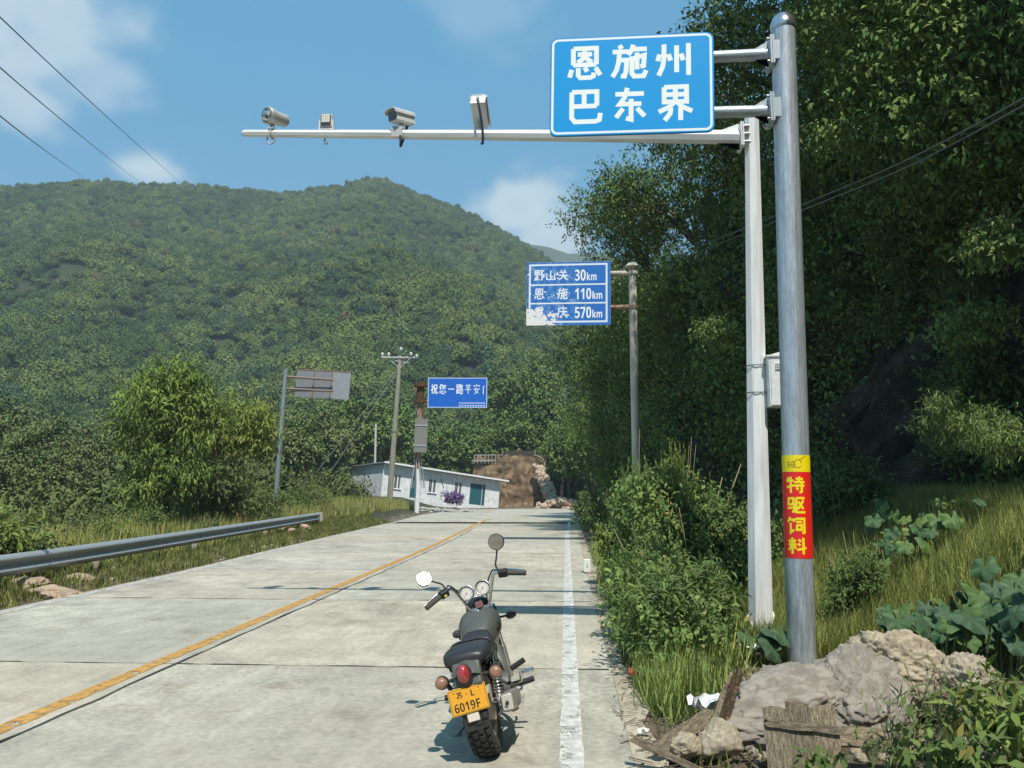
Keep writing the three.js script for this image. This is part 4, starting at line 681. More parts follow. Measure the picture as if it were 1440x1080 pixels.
// ---------- distance sign on the concrete pole ----------
{
  const base = atD(897, 745, 23.5), top = atD(889, 374, 23.5); base.y = groundY(base.x, base.z) - 0.2;
  const T = thing('distance_sign', 'weathered blue distance sign with three rows of peeling white lettering on a pale pole', 'road sign', base.toArray());
  const H = top.clone().sub(base);
  const conc = std([0.90, 0.86, 0.79], 0.85, 0, { map: concreteMap });
  const pole = obj('pole', rod([0, 0, 0], H.toArray(), 0.125, 0.115, 20), conc, T);
  obj('pole_cap', xf(lathe([[0, 0.1], [0.12, 0.08], [0.2, 0.0], [0.2, -0.05], [0.12, -0.06]], 20), H.toArray()), conc, pole);
  const F = boardFrame([741, 369.5], [858.5, 367], [740.5, 458], 23.45, 23.3, base);
  const tex = canvasTex(1024, Math.round(1024 * F.h / F.w), (c, w, h) => {
    c.fillStyle = '#1b6cc0'; c.fillRect(0, 0, w, h); blotch(c, 420, w * 0.62, h, 5, ['#7f9ccb', '#2458a4', '#a9b6d2', '#3a7acb'], 6, 40, 0.45);
    c.strokeStyle = '#e6ecef'; c.lineWidth = 22; c.strokeRect(38, 34, w - 84, h - 76); c.lineWidth = 18; for (const y of [0.36, 0.655]) { c.beginPath(); c.moveTo(38, h * y); c.lineTo(w - 46, h * y); c.stroke(); }
    const rows = [[['野', 0.09], ['山', 0.225], ['关', 0.375]], [['恩', 0.09], ['施', 0.37]], [['重', 0.09], ['庆', 0.37]]], nums = ['30', '110', '570'], ys = [0.115, 0.41, 0.705];
    rows.forEach((row, i) => { row.forEach(([ch, x]) => glyph(c, ch, w * x, h * ys[i], w * 0.125, h * 0.185, 15, '#e8edf0')); c.fillStyle = '#eef2f4'; c.font = 'bold 190px sans-serif'; c.save(); c.translate(w * 0.575, h * (ys[i] + 0.185)); c.scale(0.66, 1); c.fillText(nums[i], 0, 0); const mw = c.measureText(nums[i]).width; c.font = 'bold 130px sans-serif'; c.fillText('km', mw + 6, -2); c.restore(); });
    // peeled film: bare white patches, thickest at the lower corner
    const r = rand(15); c.fillStyle = '#e9e6e2'; for (let k = 0; k < 175; k++) { const nearC = k < 115, x = nearC ? r() * r() * w * 0.42 : r() * w * 0.52, y = nearC ? h - r() * r() * h * 0.3 : h * (0.22 + 0.3 * Math.floor(r() * 3)) + (r() - 0.5) * h * 0.1, q = (nearC ? 10 : 4) + r() * (nearC ? 34 : 16); c.beginPath(); for (let j = 0; j < 8; j++) { const a = j / 8 * 6.28, d = q * (0.45 + r() * 0.8); c[j ? 'lineTo' : 'moveTo'](x + Math.cos(a) * d, y + Math.sin(a) * d * 0.8); } c.fill(); }
    blotch(c, 60, w * 0.75, h, 9, ['#d8d3da', '#b9a8b4'], 3, 14, 0.5);
  });
  const panel = obj('panel', F.put(plate(F.w, F.h, 0.02, 0.03)), std([0.35, 0.4, 0.46], 0.6, 0.3), T);
  obj('lettered_face', F.put(faceGeo(F.w - 0.006, F.h - 0.006, 0.02, 0.0055)), film(tex, 0.5), panel);
  for (const [py, m] of [[385, conc], [433, RUST]]) { const a = atD(800, py, 23.55).sub(base), b = atD(890, py - 1, 23.5).sub(base); const arm = obj('arm', rod(a.toArray(), b.toArray(), 0.055, 0.075, 12), m, T); obj('clamp', xf(new THREE.CylinderGeometry(0.15, 0.15, 0.09, 20, 1, true), b.toArray()), m, arm); }
}
// ---------- farewell sign on the rusty post ----------
{
  const base = atD(586, 718, 55), top = atD(591.5, 541, 55); base.y = groundY(base.x, base.z) - 0.15;
  const T = thing('farewell_sign', 'wide blue sign with a row of white characters on a rusty post painted white below', 'road sign', base.toArray()), H = top.clone().sub(base);
  const at = (t) => H.clone().multiplyScalar(t).toArray();
  const kAt = (py) => (718 - py) / 177;
  obj('post', rod(at(kAt(655)), at(1), 0.21, 0.19, 16), RUST, T); obj('painted_foot', rod([0, 0, 0], at(kAt(655)), 0.17, 0.17, 16), WHITE, T);
  obj('head_collar', [rod(at(kAt(566)), at(kAt(562)), 0.42, 0.42, 16), rod(at(kAt(544)), at(kAt(539)), 0.46, 0.46, 16), rod(at(kAt(562)), at(kAt(544)), 0.25, 0.25, 16)], std([0.38, 0.26, 0.13], 0.85, 0.2, { map: rustMap }), T);
  obj('guard_cage', Array.from({ length: 8 }, (_, i) => { const a = i / 8 * 6.28, c = V(...at(kAt(664))); return rod([c.x + Math.cos(a) * 0.5, c.y - 0.9, c.z + Math.sin(a) * 0.5], [c.x + Math.cos(a + 0.4) * 0.22, c.y + 1.0, c.z + Math.sin(a + 0.4) * 0.22], 0.03, 0.03, 5); }), ALU, T);
  const F = boardFrame([602, 531], [685.5, 531], [601, 573.5], 54.7, 54.7, base);
  const tex = canvasTex(1024, Math.round(1024 * F.h / F.w), (c, w, h) => {
    c.fillStyle = '#0b62c6'; c.fillRect(0, 0, w, h); blotch(c, 80, w, h, 7, ['#2a7ad6', '#0a55ad'], 10, 40, 0.25); c.strokeStyle = '#dfe8f2'; c.lineWidth = 9; c.strokeRect(9, 9, w - 18, h - 18);
    [...'祝您一路平安'].forEach((ch, i) => glyph(c, ch, w * (0.05 + i * 0.143), h * 0.21, w * 0.115, h * 0.34, i === 4 || i === 5 ? 12 : 17, '#eef1f3'));
    c.strokeStyle = '#eef1f3'; c.lineWidth = 14; c.beginPath(); c.moveTo(w * 0.955, h * 0.27); c.lineTo(w * 0.935, h * 0.3); c.lineTo(w * 0.935, h * 0.55); c.stroke();
    const r = rand(44); c.fillStyle = '#dfe6f0'; for (let k = 0; k < 30; k++) c.fillRect(w * 0.53 + k * w * 0.0148, h * 0.815 + r() * 3, w * 0.008, h * 0.045); for (let k = 0; k < 10; k++) c.fillRect(w * 0.53 + k * w * 0.045, h * 0.905, w * 0.025, h * 0.045);
  });
  const panel = obj('panel', F.put(plate(F.w, F.h, 0.03, 0.06)), ALU, T); obj('lettered_face', F.put(faceGeo(F.w - 0.01, F.h - 0.01, 0.03, 0.0055)), film(tex, 0.45), panel);
  for (const py of [541, 564]) { const a = atD(640, py, 54.9).sub(base), b = atD(591, py, 55).sub(base); obj('arm', rod(a.toArray(), b.toArray(), 0.09, 0.09, 10), RUST, T); }
  const G = boardFrame([584, 588.5], [602, 589], [583, 636], 54.4, 54.4, base), bp = obj('back_board', G.put(box(G.w, G.h, 0.04, [0, 0, 0])), std([0.42, 0.38, 0.33], 0.7, 0.2, { map: galvMap }), T); bp.userData.label = 'small dull grey board on the post';
  for (const v of [0.3, -0.3]) obj('rail', G.put(box(G.w * 1.02, 0.08, 0.03, [0, G.h * v, 0.04])), ALU, bp);
}
// ---------- blank sign seen from its reverse ----------
{
  const base = atD(386, 712, 34), top = atD(402, 519, 34); base.y = groundY(base.x, base.z) - 0.2;
  const T = thing('reverse_sign', 'sign seen from its bare grey reverse with rusty rails on a slim grey post', 'road sign', base.toArray()), H = top.clone().sub(base);
  obj('post', rod([0, 0, 0], H.toArray(), 0.10, 0.09, 16), std([0.50, 0.55, 0.55], 0.5, 0.4, { map: galvMap }), T);
  const F = boardFrame([418, 519.5], [494, 523.5], [416.5, 558], 34.25, 34.0, base);
  const mk = (x0, x1, m) => obj('panel', F.put(box((x1 - x0) * F.w - 0.006, F.h, 0.02, [((x0 + x1) / 2 - 0.5) * F.w, 0, 0])), m, T);
  const g1 = std([0.46, 0.45, 0.45], 0.6, 0.2, { map: galvMap }), g2 = std([0.58, 0.58, 0.58], 0.6, 0.2, { map: galvMap });
  mk(0, 0.33, g1); mk(0.33, 0.66, g1); mk(0.66, 1, g2);
  obj('top_edge', F.put(box(F.w, 0.04, 0.05, [0, F.h / 2 + 0.01, 0])), RUST, T);
  for (const u of [-0.17, 0.16]) obj('stile', F.put(box(0.05, F.h, 0.03, [u * F.w, 0, 0.03])), RUST, T);
  for (const [py, py2] of [[529.5, 534], [546.5, 550]]) { const a = atD(400, py, 34).sub(base), b = atD(468, py2, 33.85).sub(base); obj('rail', rod(a.toArray(), b.toArray(), 0.05, 0.05, 10), std([0.28, 0.2, 0.16], 0.8, 0.2), T); }
}
// ---------- utility pole, thin pole, wires ----------
{
  const base = atD(547, 706, 56), top = atD(562.5, 500, 56); base.y = groundY(base.x, base.z) - 0.3; const H = top.clone().sub(base);
  const T = thing('utility_pole', 'tall concrete utility pole with a crossarm of insulators in front of the white house', 'utility pole', base.toArray()), conc = std([0.52, 0.50, 0.45], 0.9, 0, { map: concreteMap }), steel = std([0.6, 0.6, 0.58], 0.5, 0.4), cer = std([0.75, 0.75, 0.72], 0.25);
  obj('pole', rod([0, 0, 0], H.toArray(), 0.21, 0.14, 16), conc, T); const h = H;
  const arm = obj('crossarm', [box(2.5, 0.09, 0.09, [h.x, h.y - 0.15, h.z + 0.15], [0, 0.12, 0]), box(1.2, 0.07, 0.07, [h.x + 0.1, h.y - 0.42, h.z - 0.1], [0, 0.9, 0])], steel, T);
  for (const s of [-1, 1]) obj('brace', rod([h.x + s * 0.8, h.y - 0.18, h.z + 0.15], [h.x, h.y - 0.95, h.z + 0.1], 0.03, 0.03, 6), steel, T);
  for (const [dx, dy] of [[-1.2, 0], [-0.75, 0], [0.1, 0.35], [0.8, 0], [1.2, -0.15]]) obj('insulator', [xf(lathe([[0, 0.3], [0.06, 0.28], [0.13, 0.2], [0.06, 0.18], [0.13, 0.1], [0.05, 0.08], [0.03, 0]], 10), [h.x + dx, h.y - 0.1 + dy, h.z + 0.15])], cer, arm);
  obj('top_pin', rod([h.x, h.y, h.z], [h.x, h.y + 0.4, h.z], 0.025, 0.02, 6), steel, T);
  obj('band', rod(H.clone().multiplyScalar(0.5).toArray(), H.clone().multiplyScalar(0.51).toArray(), 0.19, 0.19, 16), std([0.15, 0.14, 0.13], 0.7), T);
  const w = std([0.25, 0.25, 0.24], 0.6, 0.5);
  for (const [dx, px] of [[0, 447], [0.1, 466]]) { const e = atD(px, 662, 54).sub(base); obj('guy_wire', rod([h.x + dx, h.y - 0.7, h.z], e.toArray(), 0.022, 0.022, 5), w, T); }
}
{ const b = atD(526.5, 690, 80), t = atD(528.5, 597, 80); b.y = groundY(b.x, b.z) - 0.3; const T = thing('thin_pole', 'thin bare concrete pole behind the roof of the white house', 'pole', b.toArray()), H = t.clone().sub(b); obj('shaft', rod([0, 0, 0], H.toArray(), 0.13, 0.1, 12), std([0.5, 0.49, 0.44], 0.9), T); obj('tip', xf(new THREE.SphereGeometry(0.1, 10, 6), H.toArray()), std([0.4, 0.4, 0.38], 0.9), T); }
{
  const dark = std([0.02, 0.022, 0.028], 0.6);
  const wires = [[[0, 24], [253, 256], 'uppermost dark power line crossing the sky above the mountain'], [[0, 95], [196, 256], 'middle dark power line crossing the sky above the mountain'], [[0, 163], [121, 251], 'lowest dark power line crossing the sky above the mountain']];
  wires.forEach(([a, b, label]) => {
    const k = (t) => [a[0] + (b[0] - a[0]) * t, a[1] + (b[1] - a[1]) * t], pts = [];
    for (let i = 0; i <= 8; i++) { const t = lerp(-0.75, 1.02, i / 8), D = 1 / lerp(1 / 48, 1 / 495, clamp((t + 0.75) / 1.77, 0, 1)), q = k(t); pts.push(atD(q[0], q[1] + 10 * (t) * (1 - t), D).toArray()); }
    tag(obj('power_line', tube(pts, 0.075, 60, 6), dark), label, 'wire', 'power lines over the valley');
  });
  const grey = std([0.10, 0.105, 0.11], 0.5);
  [[138, 283, 'upper slack grey cable strung along the dark rock face'], [148, 291, 'lower slack grey cable strung along the dark rock face']].forEach(([y0, y1, label]) => {
    const p = [atD(1560, y0 - 70, 7.2), atD(1440, y0, 8), atD(1290, y0 + 80, 10), atD(1140, y1, 14), atD(960, y1 + 75, 24), atD(860, y1 + 130, 40)]; tag(obj('cable', tube(p.map((q) => q.toArray()), 0.011, 60, 6), grey), label, 'cable', 'cables along the rock face');
  });
}
// ---------- white prefabricated house ----------
{
  const A = V(-15.5, 1.15, -69), be = 0.60, tilt = -0.105, U = V(Math.cos(be) * Math.cos(tilt), Math.sin(tilt), -Math.sin(be) * Math.cos(tilt)), Wv = V(-Math.sin(be), -0.02, -Math.cos(be)), UP = V().crossVectors(U, Wv).negate().normalize().multiplyScalar(1), W = V().crossVectors(UP, U).negate().normalize();
  if (UP.y < 0) UP.negate();
  const T = thing('white_house', 'long low white prefabricated house with a sloping thin roof and teal doors', 'house'); T.matrixAutoUpdate = true;
  const back = V().crossVectors(U, UP); // right-handed: x along the front, y up, z towards the road
  const M = new THREE.Matrix4().makeBasis(U, UP, back); T.quaternion.setFromRotationMatrix(M); T.position.copy(A);
  const LEN = 11.3, DEP = 8, HT = 2.62, HR = 2.35, white = std([0.84, 0.86, 0.86], 0.6, 0, { map: noiseTex(256, (u, v) => 0.93 + tfbm(u, v, 5, 4, 2) * 0.14 + tfbm(u, v * 0.2, 24, 3, 9) * 0.08) }), teal = std([0.02, 0.105, 0.13], 0.5), dark = std([0.03, 0.035, 0.035], 0.2), trim = std([0.72, 0.73, 0.72], 0.5);
  const uOf = (px) => { const k = (px - 797) / FOCAL; return (k * -A.z - A.x) / (U.x + k * U.z); };
  const zIn = back.z > 0 ? -1 : 1; // house body lies away from the road
  const hAt = (u) => lerp(HT, HR, u / LEN);
  const wins = [[551, 561], [600.5, 611.5], [637.5, 648]].map(([a, b]) => [uOf(a), uOf(b), 0.62, 1.82]), doors = [[575, 587], [659.5, 680.5]].map(([a, b]) => [uOf(a), uOf(b), 0.02, 1.88]);
  const fs = new THREE.Shape([new THREE.Vector2(0, -0.6), new THREE.Vector2(LEN, -0.6), new THREE.Vector2(LEN, HR), new THREE.Vector2(0, HT)]);
  for (const [a, b, c, d] of [...wins, ...doors]) { const h = new THREE.Path(); h.moveTo(a, c).lineTo(a, d).lineTo(b, d).lineTo(b, c).lineTo(a, c); fs.holes.push(h); }
  const front = obj('wall', planarUV(new THREE.ExtrudeGeometry(fs, { depth: 0.12, bevelEnabled: false }).translate(0, 0, -0.12), 0.3, 'x', 'y'), white, T);
  obj('wall', box(0.12, HT + 0.6, DEP - 0.13, [0.06, (HT - 0.6) / 2, zIn * (DEP / 2 + 0.066)]), white, T); obj('wall', box(0.12, HR + 0.6, DEP - 0.13, [LEN - 0.06, (HR - 0.6) / 2, zIn * (DEP / 2 + 0.066)]), white, T); obj('wall', box(LEN - 0.26, HR + 0.5, 0.12, [LEN / 2, (HR - 0.7) / 2, zIn * (DEP - 0.06)]), white, T);
  for (const u of [1.9, 3.8, 5.7, 7.6, 9.5]) obj('panel_joint', box(0.04, 2.0, 0.012, [u, 1.0, 0.007]), trim, T);
  const rs = new THREE.Shape([new THREE.Vector2(-0.25, HT + 0.02), new THREE.Vector2(LEN + 0.55, HR + 0.02), new THREE.Vector2(LEN + 0.55, HR + 0.11), new THREE.Vector2(-0.25, HT + 0.11)]);
  const roof = obj('roof', new THREE.ExtrudeGeometry(rs, { depth: DEP + 0.85, bevelEnabled: false }).translate(0, 0, -DEP - 0.3), std([0.36, 0.40, 0.43], 0.5, 0.2), T);
  obj('fascia', new THREE.ExtrudeGeometry(new THREE.Shape([new THREE.Vector2(-0.27, HT + 0.0), new THREE.Vector2(LEN + 0.57, HR), new THREE.Vector2(LEN + 0.57, HR + 0.14), new THREE.Vector2(-0.27, HT + 0.14)]), { depth: 0.05, bevelEnabled: false }).translate(0, 0, 0.555), std([0.8, 0.8, 0.8], 0.5), roof);
  for (const [a, b, c, d] of wins) { const w = obj('window', box(b - a, d - c, 0.03, [(a + b) / 2, (c + d) / 2, -0.09]), dark, T); const t = 0.05; obj('frame', [box(b - a, t, 0.05, [(a + b) / 2, c + t / 2, -0.05]), box(b - a, t, 0.05, [(a + b) / 2, d - t / 2, -0.05]), box(t, d - c - 2 * t, 0.05, [a + t / 2, (c + d) / 2, -0.05]), box(t, d - c - 2 * t, 0.05, [b - t / 2, (c + d) / 2, -0.05]), box(0.12, d - c - 2 * t, 0.05, [(a + b) / 2 + 0.03, (c + d) / 2, -0.052])], trim, w); for (let k = 1; k < 5; k++) obj('bar', rod([a + (b - a) * k / 5, c, 0.02], [a + (b - a) * k / 5, d, 0.02], 0.012, 0.012, 5), trim, w); obj('sill', box(b - a + 0.12, 0.04, 0.1, [(a + b) / 2, c - 0.022, 0.045]), trim, w); }
  for (const [a, b, c, d] of doors) { const w = obj('door', box(b - a - 0.02, d - c - 0.02, 0.05, [(a + b) / 2, (c + d) / 2, -0.06]), teal, T); obj('door_frame', [box(0.06, d - c, 0.04, [a + 0.03, (c + d) / 2, -0.012]), box(0.06, d - c, 0.04, [b - 0.03, (c + d) / 2, -0.012])], teal, w); obj('handle', box(0.03, 0.14, 0.04, [b - 0.16, (c + d) / 2 - 0.05, -0.02]), BOLT, w); }
  obj('drain_pipe', rod([uOf(617), 1.9, 0.04], [uOf(622), 1.15, 0.05], 0.03, 0.03, 6), std([0.25, 0.22, 0.2], 0.8), T);
  obj('corner_trim', box(0.1, HT + 0.4, 0.1, [-0.04, (HT - 0.4) / 2, 0.04]), trim, T);
  obj('wall_vent', box(0.02, 0.3, 0.24, [-0.012, 1.2, zIn * 4.8]), std([0.3, 0.32, 0.32], 0.7), T);
}
{ // flowering bush in front of the house
  const T = thing('flower_bush', 'low bush covered in purple flowers before the white house', 'flower bush'), c = atD(633, 705, 69.5); T.position.set(c.x, c.y - 0.1, c.z);
  const lb = lobesIn(55, 12, 1.25, 0.3, 0.4, 0.3, [0, 0.35, 0]); obj('stems', limbs(5, [0, -0.2, 0], lb, 0.03, [0, 0.1, 0]), BARK, T); obj('foliage', crownGeo({ seed: 56, lobes: lb, twigs: 130, perTwig: 6, len: 0.14, wid: 0.07, pal: GREENS.mid, spread: 0.15 }), LEAF, T);
  obj('blossoms', crownGeo({ seed: 57, lobes: lb.map((l) => ({ c: l.c.clone().add(V(0, 0.08, 0.1)), r: l.r })), twigs: 210, perTwig: 6, len: 0.13, wid: 0.12, pal: [[0.16, 0.06, 0.30], [0.42, 0.26, 0.56]], spread: 0.14 }), LEAF, T);
}
// ---------- rock geometry ----------
function rockGeo(seed, detail, sx, sy, sz, rough = 0.35, color = [[0.30, 0.275, 0.235], [0.42, 0.38, 0.31]]) {
  const g = new THREE.IcosahedronGeometry(1, detail), p = g.attributes.position, col = new Float32Array(p.count * 3), r = rand(seed), planes = Array.from({ length: 9 }, () => [onSphere(r), 0.62 + r() * 0.3]);
  for (let i = 0; i < p.count; i++) {
    const v = V(p.getX(i), p.getY(i), p.getZ(i)); let k = 1; for (const [n, d] of planes) { const q = v.dot(n); if (q > 0) k = Math.min(k, d / q); } k = lerp(k, 1, 0.12);
    k *= 1 + rough * (fbm3(v.x * 1.6 + seed, v.y * 1.6, v.z * 1.6, 5) * 0.55 - Math.abs(fbm3(v.x * 1.9, v.y * 1.9 + seed, v.z * 1.9, 3)) * 0.4);
    if (detail > 8) k *= 1 + 0.022 * fbm3(v.x * 7, v.y * 7 + seed, v.z * 7, 5) - 0.05 * Math.pow(1 - Math.min(1, Math.abs(fbm3(v.x * 2.4 + 4, v.y * 2.4, v.z * 2.4 + seed, 3)) * 6), 2);
    const t = clamp(0.5 + fbm3(v.x * 2.2, v.y * 2.2 + seed, v.z * 2.2, 5) * 1.2 + (detail > 8 ? fbm3(v.x * 14, v.y * 14, v.z * 14, 3) * 0.8 : 0), 0, 1), m = smoothstep(fbm3(v.x * 4 + 9, v.y * 4, v.z * 4 + seed, 4), 0.08, 0.3); col.set(MIX(MIX(color[0], color[1], t), [0.20, 0.175, 0.13], m * 0.7), i * 3);
    v.multiplyScalar(k); p.setXYZ(i, v.x * sx, v.y * sy, v.z * sz);
  }
  g.setAttribute('color', new THREE.BufferAttribute(col, 3)); g.deleteAttribute('uv'); 
  const gi = mergeV(g); gi.computeVertexNormals(); const q = gi.attributes.position, uv = new Float32Array(q.count * 2); for (let i = 0; i < q.count; i++) { uv[i * 2] = (q.getX(i) + q.getZ(i) * 0.6) / 0.9; uv[i * 2 + 1] = (q.getY(i) + q.getZ(i) * 0.4) / 0.9; } gi.setAttribute('uv', new THREE.BufferAttribute(uv, 2)); return gi;
}
function mergeV(g) { const p = g.attributes.position, c = g.attributes.color, map = new Map(), pos = [], col = [], idx = []; for (let i = 0; i < p.count; i++) { const k = [p.getX(i), p.getY(i), p.getZ(i)].map((v) => Math.round(v * 1e4)).join(); if (!map.has(k)) { map.set(k, pos.length / 3); pos.push(p.getX(i), p.getY(i), p.getZ(i)); col.push(c.getX(i), c.getY(i), c.getZ(i)); } idx.push(map.get(k)); } const o = new THREE.BufferGeometry(); o.setAttribute('position', new THREE.Float32BufferAttribute(pos, 3)); o.setAttribute('color', new THREE.Float32BufferAttribute(col, 3)); o.setIndex(idx); return o; }
const ROCK = new THREE.MeshStandardMaterial({ vertexColors: true, bumpScale: 0.012, roughness: 0.92 });
// ---------- cut bank, landing and rubble past the house ----------
{
  const T = thing('retaining_wall', 'brown earth bank with a railed landing on top past the white house', 'retaining wall', [-6, 0, -82]);
  const A = atD(663, 712, 82).sub(T.position), B = atD(768, 712, 80).sub(T.position), top = atD(700, 640, 82).y, n = 60, m = 26, pos = [], col = [], idx = [], uv = [];
  for (let j = 0; j <= m; j++) for (let i = 0; i <= n; i++) { const u = i / n, v = j / m, x = lerp(A.x, B.x, u), z = lerp(A.z, B.z, u), y = -0.6 + v * (top + 0.6 + (v > 0.9 ? 0.25 * n2(u * 9, 2) : 0)), o = fbm3(x * 0.5, y * 0.5, z, 3) * 0.6 - v * 1.6; pos.push(x, y, z + o); uv.push(x / 3, y / 3); const k = clamp(0.5 + fbm3(x * 0.9 + 3, y * 0.9, 4, 4) * 1.2, 0, 1); col.push(...MIX([0.27, 0.18, 0.105], [0.48, 0.345, 0.215], k)); }
  for (let j = 0; j < m; j++) for (let i = 0; i < n; i++) { const a = j * (n + 1) + i; idx.push(a, a + 1, a + n + 1, a + 1, a + n + 2, a + n + 1); }
  const g = new THREE.BufferGeometry(); g.setAttribute('position', new THREE.Float32BufferAttribute(pos, 3)); g.setAttribute('color', new THREE.Float32BufferAttribute(col, 3)); g.setAttribute('uv', new THREE.Float32BufferAttribute(uv, 2)); g.setIndex(idx); g.computeVertexNormals();
  obj('earth_face', g, new THREE.MeshStandardMaterial({ vertexColors: true, map: noiseGround, bumpMap: bumpGround, bumpScale: 0.03, roughness: 1, side: THREE.DoubleSide }), T);
  const cw = std([0.36, 0.32, 0.25], 0.9, 0, { map: concreteMap }), metal = std([0.42, 0.4, 0.36], 0.7, 0.2);
  const p0 = atD(706, 643, 82).sub(T.position), p1 = atD(752, 643, 82).sub(T.position);
  obj('landing_slab', [box(p1.x - p0.x + 0.3, 0.75, 4, [(p0.x + p1.x) / 2, p0.y - 0.4, p0.z - 2.8]), box(3.0, 0.25, 3, [p0.x - 1.6, p0.y - 0.3, p0.z - 2.4])], cw, T);
  obj('shed_board', box(p1.x - p0.x - 0.2, 0.66, 0.12, [(p0.x + p1.x) / 2, p0.y + 0.38, p0.z - 1.6]), std([0.05, 0.042, 0.035], 0.8), T);
  for (const x of [p0.x, p1.x]) obj('post', box(0.14, 1.5, 0.14, [x, p0.y + 0.05, p0.z - 0.75]), cw, T);
  const q0 = atD(664, 639, 81).sub(T.position); obj('rail', [rod([q0.x, q0.y, p0.z - 0.8], [p0.x, p0.y + 0.25, p0.z - 0.8], 0.04, 0.04, 6), rod([q0.x, q0.y - 0.6, p0.z - 0.8], [p0.x, p0.y - 0.25, p0.z - 0.8], 0.035, 0.035, 6)], metal, T);
  for (let k = 0; k < 8; k++) { const x = lerp(q0.x, p0.x, k / 8); obj('baluster', rod([x, q0.y - 0.85, p0.z - 0.8], [x, q0.y + 0.05, p0.z - 0.8], 0.035, 0.035, 5), metal, T); }
  const e = [[752, 640], [760, 643], [766, 650], [764, 656], [757, 659]].map(([x, y]) => atD(x, y, 81).sub(T.position).toArray()); obj('curved_rail', tube(e, 0.045, 24, 6), metal, T);
  const rk = rand(91), stones = [], heap = [];
  const chunk = (k) => rockGeo(k, 1, 1, 0.75, 0.9, 0.3, [[0.42, 0.30, 0.21], [0.60, 0.46, 0.34]]), pro = [0, 1, 2, 3, 4].map((k) => chunk(700 + k));
  for (let i = 0; i < 260; i++) { const t = rk(), px = lerp(757, 781, t) + (rk() - 0.5) * 14, py = lerp(656, 712, t) + (rk() - 0.5) * 5, D = lerp(80.5, 77, t), p = atD(px, py, D), s = 0.1 + rk() * 0.26; stones.push(xf(pro[i % 5].clone(), p.toArray(), [rk() * 6, rk() * 6, 0], undefined).translate(-p.x, -p.y, -p.z).scale(s, s, s).translate(p.x, p.y, p.z)); }
  const s1 = obj('rubble_chute', stones, ROCK); s1.userData = { label: 'chute of reddish rubble sliding down beside the earth bank', category: 'rubble', kind: 'stuff' };
  for (let i = 0; i < 560; i++) { const u = (rk() + rk()) / 2, px = lerp(752, 834, u), hmax = 15 * Math.sin(Math.PI * clamp(u * 0.86 + 0.14, 0, 1)), py = 719 - rk() * hmax - rk() * 2, D = 74 + (rk() - 0.5) * 3, p = atD(px, py, D), s = 0.1 + rk() * rk() * 0.45; heap.push(pro[i % 5].clone().rotateX(rk() * 6).rotateY(rk() * 6).scale(s, s, s).translate(p.x, p.y, p.z)); }
  const s2 = obj('rubble_heap', heap, ROCK); s2.userData = { label: 'heap of reddish rubble on the outside of the bend', category: 'rubble', kind: 'stuff' };
  const gr = []; for (let i = 0; i < 300; i++) { const px = lerp(592, 690, Math.pow(rk(), 1.2)), py = lerp(703, 719, rk()), D = lerp(66, 58, (py - 703) / 16), p = atD(px, py + 1, D), s = 0.06 + rk() * 0.18; p.y = groundY(p.x, p.z) + 0.02; gr.push(pro[i % 5].clone().rotateX(rk() * 6).scale(s, s * 0.7, s).translate(p.x, p.y, p.z)); }
  const s3 = obj('gravel_patch', gr, std([0.34, 0.31, 0.26], 0.95)); s3.userData = { label: 'loose grey gravel strewn along the verge before the house', category: 'gravel', kind: 'stuff' };
}
